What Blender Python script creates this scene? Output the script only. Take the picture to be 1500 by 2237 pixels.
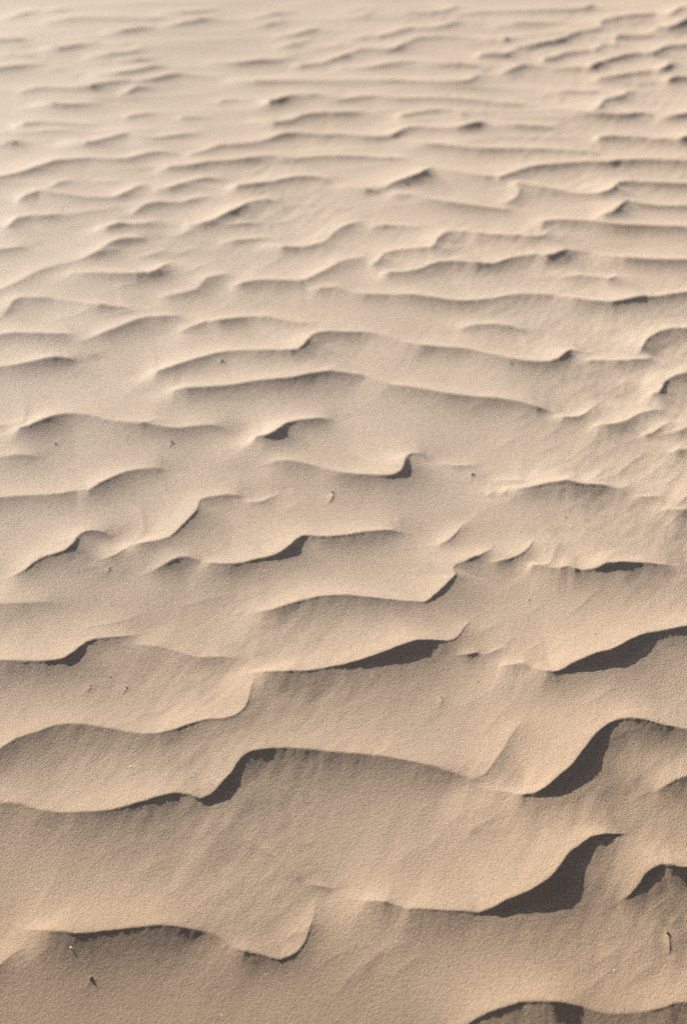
import bpy, math, random
import numpy as np
from mathutils import Vector, Matrix

for o in list(bpy.data.objects): bpy.data.objects.remove(o)
C = bpy.context.scene.collection

# ---------------------------------------------------------------- camera
cam_d = bpy.data.cameras.new('camera'); cam = bpy.data.objects.new('camera', cam_d); C.objects.link(cam)
cam.location = (0, 0, 1.6)
cam.rotation_euler = (math.radians(90 - 32.2), 0, 0)
cam_d.sensor_fit = 'VERTICAL'; cam_d.sensor_height = 36; cam_d.sensor_width = 24; cam_d.lens = 50
cam_d.clip_start = 0.05; cam_d.clip_end = 5000
cam_d.dof.use_dof = True; cam_d.dof.focus_distance = 2.42; cam_d.dof.aperture_fstop = 3.0
cam_d.dof.aperture_blades = 9
bpy.context.scene.camera = cam

cy = bpy.context.scene.cycles
cy.use_denoising = False            # the photograph is grainy and so is the sand
cy.adaptive_threshold = 0.02
cy.pixel_filter_type = 'BLACKMAN_HARRIS'; cy.filter_width = 1.3

# ---------------------------------------------------------------- sky and sun
SUN_ELEV = math.radians(28); SUN_AZ = math.radians(41)      # behind the scene, to the left
world = bpy.data.worlds.new('World'); bpy.context.scene.world = world; world.use_nodes = True
nt = world.node_tree; bg = nt.nodes['Background']
sky = nt.nodes.new('ShaderNodeTexSky'); sky.sky_type = 'NISHITA'; sky.sun_disc = False
sky.sun_elevation = SUN_ELEV; sky.sun_rotation = -SUN_AZ; sky.dust_density = 5.0; sky.air_density = 0.8
nt.links.new(sky.outputs[0], bg.inputs[0]); bg.inputs[1].default_value = 0.05
sd = bpy.data.lights.new('sun', 'SUN'); sun = bpy.data.objects.new('sun', sd); C.objects.link(sun)
sd.energy = 5.0; sd.angle = math.radians(0.5); sd.color = (1.0, 0.94, 0.86)
to_sun = Vector((-math.sin(SUN_AZ) * math.cos(SUN_ELEV), math.cos(SUN_AZ) * math.cos(SUN_ELEV), math.sin(SUN_ELEV)))
sun.rotation_euler = to_sun.to_track_quat('Z', 'Y').to_euler(); sun.location = to_sun * 20
vs = bpy.context.scene.view_settings
vs.view_transform = 'Standard'; vs.look = 'None'; vs.gamma = 1; vs.use_curve_mapping = False
vs.exposure = 1.33

# ---------------------------------------------------------------- materials
def new_mat(name):
    m = bpy.data.materials.new(name); m.use_nodes = True
    return m, m.node_tree.nodes, m.node_tree.links, m.node_tree.nodes['Principled BSDF']

def sand_material():
    m, N, L, P = new_mat('dry_sand')
    geo = N.new('ShaderNodeNewGeometry')
    def mapping(rot, sc):
        mp = N.new('ShaderNodeMapping'); mp.inputs['Rotation'].default_value = (0, 0, math.radians(rot)); mp.inputs['Scale'].default_value = sc
        # rotate first, then scale along the turned axes
        r = N.new('ShaderNodeVectorRotate'); r.rotation_type = 'Z_AXIS'; r.inputs['Angle'].default_value = math.radians(rot)
        L.new(geo.outputs['Position'], r.inputs['Vector'])
        s = N.new('ShaderNodeVectorMath'); s.operation = 'MULTIPLY'; s.inputs[1].default_value = sc
        L.new(r.outputs[0], s.inputs[0]); N.remove(mp)
        return s.outputs[0]
    def noise(vec, scale, detail=2, rough=0.5):
        n = N.new('ShaderNodeTexNoise'); n.inputs['Scale'].default_value = scale
        n.inputs['Detail'].default_value = detail; n.inputs['Roughness'].default_value = rough
        L.new(vec, n.inputs['Vector']); return n.outputs['Fac']
    def ramp(fac, stops):
        r = N.new('ShaderNodeValToRGB'); e = r.color_ramp.elements
        e[0].position, e[0].color = stops[0][0], (*stops[0][1], 1); e[1].position, e[1].color = stops[-1][0], (*stops[-1][1], 1)
        for p, c in stops[1:-1]:
            k = e.new(p); k.color = (*c, 1)
        L.new(fac, r.inputs[0]); return r.outputs[0]
    iso = geo.outputs['Position']
    base = ramp(noise(iso, 1.6, 4), [(0.3, (0.412, 0.328, 0.246)), (0.7, (0.452, 0.367, 0.281))])
    grain = ramp(noise(iso, 900, 2, 0.7), [(0.30, (0.80, 0.77, 0.74)), (0.5, (1, 1, 1)), (0.70, (1.13, 1.12, 1.10))])
    mx = N.new('ShaderNodeMix'); mx.data_type = 'RGBA'; mx.blend_type = 'MULTIPLY'; mx.inputs[0].default_value = 1
    L.new(base, mx.inputs[6]); L.new(grain, mx.inputs[7])
    # vignette put into the colour: near sand darker and browner, edge broken by noise
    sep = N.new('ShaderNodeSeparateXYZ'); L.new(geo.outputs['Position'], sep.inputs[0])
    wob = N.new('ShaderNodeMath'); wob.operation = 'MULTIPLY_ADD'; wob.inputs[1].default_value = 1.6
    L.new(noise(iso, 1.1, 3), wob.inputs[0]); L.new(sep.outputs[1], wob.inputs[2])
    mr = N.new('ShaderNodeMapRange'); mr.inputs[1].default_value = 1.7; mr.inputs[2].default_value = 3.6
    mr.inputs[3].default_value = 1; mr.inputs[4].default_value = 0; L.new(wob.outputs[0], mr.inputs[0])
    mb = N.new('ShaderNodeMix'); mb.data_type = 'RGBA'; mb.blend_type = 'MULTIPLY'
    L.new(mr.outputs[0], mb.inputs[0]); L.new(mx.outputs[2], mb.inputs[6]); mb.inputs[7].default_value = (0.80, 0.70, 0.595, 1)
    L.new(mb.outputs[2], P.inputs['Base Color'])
    fine = N.new('ShaderNodeMapRange'); fine.inputs[1].default_value = 2.6; fine.inputs[2].default_value = 5.0
    fine.inputs[3].default_value = 1.0; fine.inputs[4].default_value = 0.2; L.new(sep.outputs[1], fine.inputs[0])
    P.inputs['Roughness'].default_value = 0.62
    P.inputs['Specular IOR Level'].default_value = 0.08
    P.inputs['Diffuse Roughness'].default_value = 0.6
    P.inputs['Sheen Weight'].default_value = 0.08; P.inputs['Sheen Roughness'].default_value = 0.5
    P.inputs['Sheen Tint'].default_value = (1.0, 0.95, 0.88, 1)
    # grain relief: small lumps drawn out along the wind
    n1 = noise(mapping(-62, (165, 260, 200)), 1.0, 4, 0.75)
    n2 = noise(mapping(-62, (620, 760, 700)), 1.0, 2, 0.7)
    b1 = N.new('ShaderNodeBump'); b1.inputs['Strength'].default_value = 1; b1.inputs['Distance'].default_value = 0.0021
    b2 = N.new('ShaderNodeBump'); b2.inputs['Strength'].default_value = 1; b2.inputs['Distance'].default_value = 0.0013
    L.new(fine.outputs[0], b1.inputs['Strength']); L.new(fine.outputs[0], b2.inputs['Strength'])
    L.new(n1, b1.inputs['Height']); L.new(n2, b2.inputs['Height'])
    L.new(b1.outputs[0], b2.inputs['Normal']); L.new(b2.outputs[0], P.inputs['Normal'])
    return m

def bit_material(name, c0, c1, rough=0.8, scale=400):
    m, N, L, P = new_mat(name)
    tc = N.new('ShaderNodeTexCoord'); n = N.new('ShaderNodeTexNoise'); n.inputs['Scale'].default_value = scale
    r = N.new('ShaderNodeValToRGB'); r.color_ramp.elements[0].position = 0.35; r.color_ramp.elements[1].position = 0.65
    r.color_ramp.elements[0].color = (*c0, 1); r.color_ramp.elements[1].color = (*c1, 1)
    L.new(tc.outputs['Object'], n.inputs['Vector']); L.new(n.outputs['Fac'], r.inputs[0]); L.new(r.outputs[0], P.inputs['Base Color'])
    P.inputs['Roughness'].default_value = rough
    return m

# ---------------------------------------------------------------- terrain
EYE = 1.6                                    # eye height over the sand, metres
rng = np.random.default_rng(11)

def fade(t): return t * t * t * (t * (t * 6 - 15) + 10)

def gnoise(x, y, seed):
    """2-D gradient noise, about -0.7 .. 0.7"""
    r = np.random.default_rng(seed)
    ang = (r.random(4096) * 2 * np.pi).astype(np.float32)
    ca, sa = np.cos(ang), np.sin(ang)
    xi = np.floor(x).astype(np.int32); yi = np.floor(y).astype(np.int32)
    fx = (x - xi).astype(np.float32); fy = (y - yi).astype(np.float32)
    def cor(ix, iy, dx, dy):
        h = (ix * 374761393 + iy * 668265263) & 0x7fffffff
        h = ((h ^ (h >> 13)) * 1274126177) & 0x7fffffff
        h = (h ^ (h >> 16)) & 4095
        return ca[h] * dx + sa[h] * dy
    xi = xi.astype(np.int64); yi = yi.astype(np.int64)
    u, v = fade(fx), fade(fy)
    a = cor(xi, yi, fx, fy); b = cor(xi + 1, yi, fx - 1, fy)
    c = cor(xi, yi + 1, fx, fy - 1); d = cor(xi + 1, yi + 1, fx - 1, fy - 1)
    return (a + (b - a) * u) * (1 - v) + (c + (d - c) * u) * v

def smooth(e0, e1, x):
    t = np.clip((x - e0) / (e1 - e0), 0, 1)
    return t * t * (3 - 2 * t)

def base_height(X, Y):
    z = -0.150 * np.exp(-(np.maximum(Y, 0.2) - 1.0) / 0.7)
    z = z + 0.020 * gnoise(X * 0.9 + 3.1, Y * 0.9 + 1.7, 5)
    far = smooth(12, 60, Y)
    return z + far * 1.6 * gnoise(X * 0.03, Y * 0.03, 6)

def spline(P, step):
    """resample a crest (x, y, height, slip width) along a Catmull-Rom curve"""
    P = np.asarray(P, float)
    if len(P) < 3: return P
    Q = np.vstack([2 * P[0] - P[1], P, 2 * P[-1] - P[-2]])
    out = []
    for i in range(1, len(Q) - 2):
        p0, p1, p2, p3 = Q[i - 1], Q[i], Q[i + 1], Q[i + 2]
        L = math.hypot(*(p2 - p1)[:2]); n = max(1, int(round(L / step)))
        for k in range(n):
            t = k / n
            c = 0.5 * ((2 * p1) + (p2 - p0) * t + (2 * p0 - 5 * p1 + 4 * p2 - p3) * t * t + (3 * p1 - p0 - 3 * p2 + p3) * t ** 3)
            c[2:] = p1[2:] + (p2[2:] - p1[2:]) * t
            out.append(c)
    out.append(P[-1])
    return np.array(out)

REPOSE = 0.74
def long_scale(y):
    return float(np.interp(y, [1.5, 2.5, 4, 6], [0.118, 0.098, 0.074, 0.060]))

def short_factor(P):
    L = np.hypot(*(P[-1, :2] - P[0, :2]))
    return float(np.clip(L / 0.24, 0.28, 1))

def lee_shape(u, l1, w=0.0):
    # below a slip face the foot is gentler than below a bare brink
    s = 0.36 * np.exp(-w / 0.012)
    return s * np.exp(-u / (0.36 * l1)) + (1 - s) * np.exp(-u / (l1 * (1 + 6 * w)))

def random_ripples():
    """ripples on the sand all round the part that was surveyed"""
    r = np.random.default_rng(4); out = []
    y = -1.2
    while y < 22:
        gap = 0.19 if y < 8 else 0.30
        x = -2.5 - 0.55 * max(y, 0)
        lim = 2.5 + 0.55 * max(y, 0)
        while x < lim:
            L = r.uniform(0.5, 1.3); n = int(L / 0.08) + 2
            b = r.uniform(0.5, 1.0); ph = r.uniform(0, 6.3); ph2 = r.uniform(0, 6.3)
            yy = y + r.uniform(-0.05, 0.05); pts = []
            for k in range(n):
                t = k / (n - 1); px = x + L * t
                py = yy + 0.035 * math.sin(px * 7 + ph) + 0.02 * math.sin(px * 17 + ph2) + 0.05 * t
                # keep off the surveyed ground
                half = 0.245 * math.hypot(py, EYE) + 0.02
                inside = abs(px) < half + 0.07 and 0.92 < py < 7.6
                taper = min(1, 4 * t, 4 * (1 - t))
                s = max(0.0, math.sin(px * 7 + ph + 1.2)) ** 2
                pts.append((px, py, 0 if inside else 0.015 * b * taper, 0 if inside else 0.02 * b * s * taper))
            P = np.array(pts)
            if (P[:, 2] > 0).any(): out.append(P)
            x += L + r.uniform(-0.15, 0.10)
        y += gap * r.uniform(0.85, 1.15)
    # low secondary ripples that fill the far surveyed sand
    y = 4.0
    while y < 8.2:
        x = -0.30 * y - 0.2
        while x < 0.30 * y + 0.2:
            L = r.uniform(0.3, 0.9); n = int(L / 0.06) + 2; ph = r.uniform(0, 6.3); b = r.uniform(0.3, 1) * min(1, (y - 3.6))
            yy = y + r.uniform(-0.09, 0.09)
            out.append(np.array([(x + L * k / (n - 1), yy + 0.02 * math.sin((x + L * k / (n - 1)) * 9 + ph) + 0.10 * k / (n - 1),
                                  0.0060 * b * math.sin(math.pi * k / (n - 1)), 0) for k in range(n)]))
            x += L * r.uniform(0.7, 1.3)
        y += 0.17
    return out

def soften(P, l1):
    """let both tips run out gently into the flat"""
    d0, d1 = P[0] - P[1], P[-1] - P[-2]
    e = 0.55 * l1; out = P
    for end, d in ((0, d0), (1, d1)):
        L = math.hypot(d[0], d[1]) + 1e-9; ext = []
        for k in (1, 2, 3):
            q = (P[0] if end == 0 else P[-1]).copy(); q[:2] += d[:2] / L * e * k / 3
            q[2] *= (1 - k / 3) ** 1.0; q[3] = 0; ext.append(q)
        out = np.vstack([ext[::-1], out]) if end == 0 else np.vstack([out, ext])
    seg = np.hypot(*np.diff(out[:, :2], axis=0).T); a = np.concatenate([[0], np.cumsum(seg)])
    r = min(1.1 * l1, 0.3 * a[-1])
    k = smooth(-0.25, 1, np.minimum(a, a[-1] - a) / r)
    out = out.copy(); out[:, 2] *= k
    return out

def grid(core_cols, side_cols, core_rows):
    """spacing grows with distance from the camera's end of the sand"""
    t = np.linspace(-0.262, 0.262, core_cols)
    g = (1.9 ** (np.linspace(0, 1, side_cols + 1)[1:] * 4.6) - 1) / (1.9 ** 4.6 - 1)
    side = 0.262 + g * 9.0
    # keep the first outer steps fine
    k = np.arange(1, side_cols + 1); step = (t[1] - t[0])
    side = 0.262 + step * 1.5 * k + (g ** 1.6) * 8.0
    t = np.concatenate([-side[::-1], t, side])
    a = np.linspace(math.radians(54.0), math.radians(11.6), core_rows)   # dips below the horizon
    y_core = EYE / np.tan(a)
    y_near = np.concatenate([np.linspace(-4, -0.4, 40, endpoint=False), np.linspace(-0.4, y_core[0], 160, endpoint=False)])
    y_far = y_core[-1] * 1.012 ** np.arange(1, 260)
    y_far = np.concatenate([y_far, [220, 300, 420, 600, 900, 1500]])
    y = np.concatenate([y_near, y_core, y_far])
    G = np.hypot(np.maximum(y, 0), EYE)
    return (t[None, :] * G[:, None]).astype(np.float32), np.repeat(y[:, None], len(t), 1).astype(np.float32)

def build_height(X, Y, crests, streaks, tails, detail=True):
    H = base_height(X, Y).astype(np.float32)
    # crest lines are never perfectly clean: bend the ground plan a little
    wx = X + 0.0011 * gnoise(X * 55, Y * 40, 21) + 0.0006 * gnoise(X * 130, Y * 110, 22)
    wy = Y + 0.0012 * gnoise(X * 55, Y * 40, 23) + 0.0006 * gnoise(X * 130, Y * 110, 24)
    wx = np.maximum.accumulate(wx.astype(np.float32), axis=1)
    slip = np.zeros_like(H)               # where a slip face has just slumped the sand lies smooth
    for P in crests:
        yc = P[:, 1].mean()
        st = 0.014 if yc < 3 else 0.03
        l1 = long_scale(yc) * short_factor(P)
        add_crest2(H, X, Y, wx, wy, soften(spline(P, st), l1), l1, l1 * 0.8, slip)
    for P in streaks:
        add_crest2(H, X, Y, wx, wy, spline(P, 0.02), 0.018, 0.016)
    for P in tails:
        add_crest2(H, X, Y, wx, wy, spline(P, 0.004), 0.012, 0.009)
    if detail:
        for P in random_ripples():
            add_crest2(H, X, Y, wx, wy, spline(P, 0.05), 0.09 if P[:, 2].max() > 0.006 else 0.05, 0.07 if P[:, 2].max() > 0.006 else 0.04)
        c, s = math.cos(math.radians(62)), math.sin(math.radians(62))
        U = X * c + Y * s; V = -X * s + Y * c
        near = (1 - smooth(9, 16, Y)) * (1 - 0.9 * slip)
        patch = smooth(-0.05, 0.5, gnoise(X * 1.7 + 9, Y * 1.3, 31) + 0.40 * X + 0.10)
        gate = smooth(-0.25, 0.35, gnoise(X * 7 + 2, Y * 5, 36))
        H += near * (0.0004 + 0.0028 * patch) * gate * gnoise(U * 10, V * 26, 32)
        H += near * (0.00012 + 0.0009 * patch) * gnoise(U * 26, V * 52, 33)
        H += near * 0.00011 * gnoise(U * 60, V * 95, 34)
        H += near * 0.00007 * gnoise(U * 130, V * 190, 35)
        H += near * 0.00012 * gnoise(X * 290, Y * 240, 37)
    return H

def add_crest2(H, X, Y, wx, wy, P, l1, l2, mask=None):
    px, py = P[:, 0], P[:, 1]; m = 3.2 * max(l1, l2)
    yr = Y[:, 0]
    r0, r1 = np.searchsorted(yr, py.min() - m), np.searchsorted(yr, py.max() + m)
    if r1 - r0 < 2: return
    c0 = min(np.searchsorted(X[r, :], px.min() - m) for r in (r0, r1 - 1))
    c1 = max(np.searchsorted(X[r, :], px.max() + m) for r in (r0, r1 - 1))
    if c1 - c0 < 2: return
    sub = np.zeros((r1 - r0, c1 - c0), np.float32)
    crest_block(sub, wx[r0:r1, c0:c1], wy[r0:r1, c0:c1], P, l1, l2, m, None if mask is None else mask[r0:r1, c0:c1])
    H[r0:r1, c0:c1] += sub

def crest_block(sub, x, y, P, l1, l2, m, mask=None):
    px, py, B, W = (P[:, i].astype(np.float32) for i in range(4))
    # march in pieces of the crest so each only touches its surroundings
    best = np.full(x.shape, 1e3, np.float32); sgn = np.ones(x.shape, np.float32)
    sel = []
    for i in range(len(px) - 1):
        sel.append(i)
    rows = y[:, 0]
    for pss in (0, 1):
        if pss == 1:
            tau = 0.16 * l1; tau2 = 0.8 * l1
            sw2 = np.full(x.shape, 1e-20, np.float32); sb2 = np.zeros_like(best)
            sw = np.full(x.shape, 1e-20, np.float32); sb = np.zeros_like(best); swd = np.zeros_like(best)
        for i in sel:
            lo, hi = min(py[i], py[i + 1]) - m - 0.01, max(py[i], py[i + 1]) + m + 0.01
            a, b = np.searchsorted(rows, lo), np.searchsorted(rows, hi)
            if b <= a: continue
            xa = np.minimum(x[a], x[b - 1]); xb = np.maximum(x[a], x[b - 1])
            ca = np.searchsorted(xb, min(px[i], px[i + 1]) - m); cb = np.searchsorted(xa, max(px[i], px[i + 1]) + m)
            if cb <= ca: continue
            S = (slice(a, b), slice(ca, cb))
            ex, ey = px[i + 1] - px[i], py[i + 1] - py[i]
            L2 = ex * ex + ey * ey + 1e-12
            dx = x[S] - px[i]; dy = y[S] - py[i]
            t = np.clip((dx * ex + dy * ey) / L2, 0, 1)
            d = np.hypot(dx - t * ex, dy - t * ey)
            if pss == 0:
                bb = best[S]; nb = d < bb
                best[S] = np.where(nb, d, bb)
                sgn[S] = np.where(nb, (ey * dx - ex * dy) / (math.sqrt(L2) * d + 1e-7), sgn[S])
            else:
                w = math.sqrt(L2) * np.exp(-np.minimum((d - best[S]) / tau, 40))
                sw[S] += w; sb[S] += w * (B[i] + (B[i + 1] - B[i]) * t); swd[S] += w * (W[i] + (W[i + 1] - W[i]) * t)
                w2 = math.sqrt(L2) * np.exp(-np.minimum((d - best[S]) / tau2, 40))
                sw2[S] += w2; sb2[S] += w2 * (B[i] + (B[i + 1] - B[i]) * t)
    b = sb / sw; w = swd / sw
    # away from the line the height follows its neighbourhood, not the single nearest point
    far = 1 - np.exp(-(best / (0.5 * l1)) ** 2)
    b = b + (np.minimum(sb2 / sw2, 1.3 * b + 0.002) - b) * far
    A = b + REPOSE * w
    lee = np.where(best < w, A - REPOSE * best, b * lee_shape(np.maximum(best - w, 0), l1, w))
    lam2 = np.maximum(l2, A / 0.30)
    r = 0.035 * l2
    wind = A * np.exp(-(np.sqrt(best * best + r * r) - r) / lam2)
    k = smooth(-0.9, 0.9, sgn)          # lee and windward sides merge round the tips
    h = wind + (lee - wind) * k
    sub += h * smooth(1.0, 0.45, best / m)
    if mask is not None:
        q = smooth(2.6, 1.6, best / (w + 0.004)) * smooth(0.004, 0.012, w) * (sgn > -0.2)
        np.maximum(mask, q, out=mask)


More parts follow.
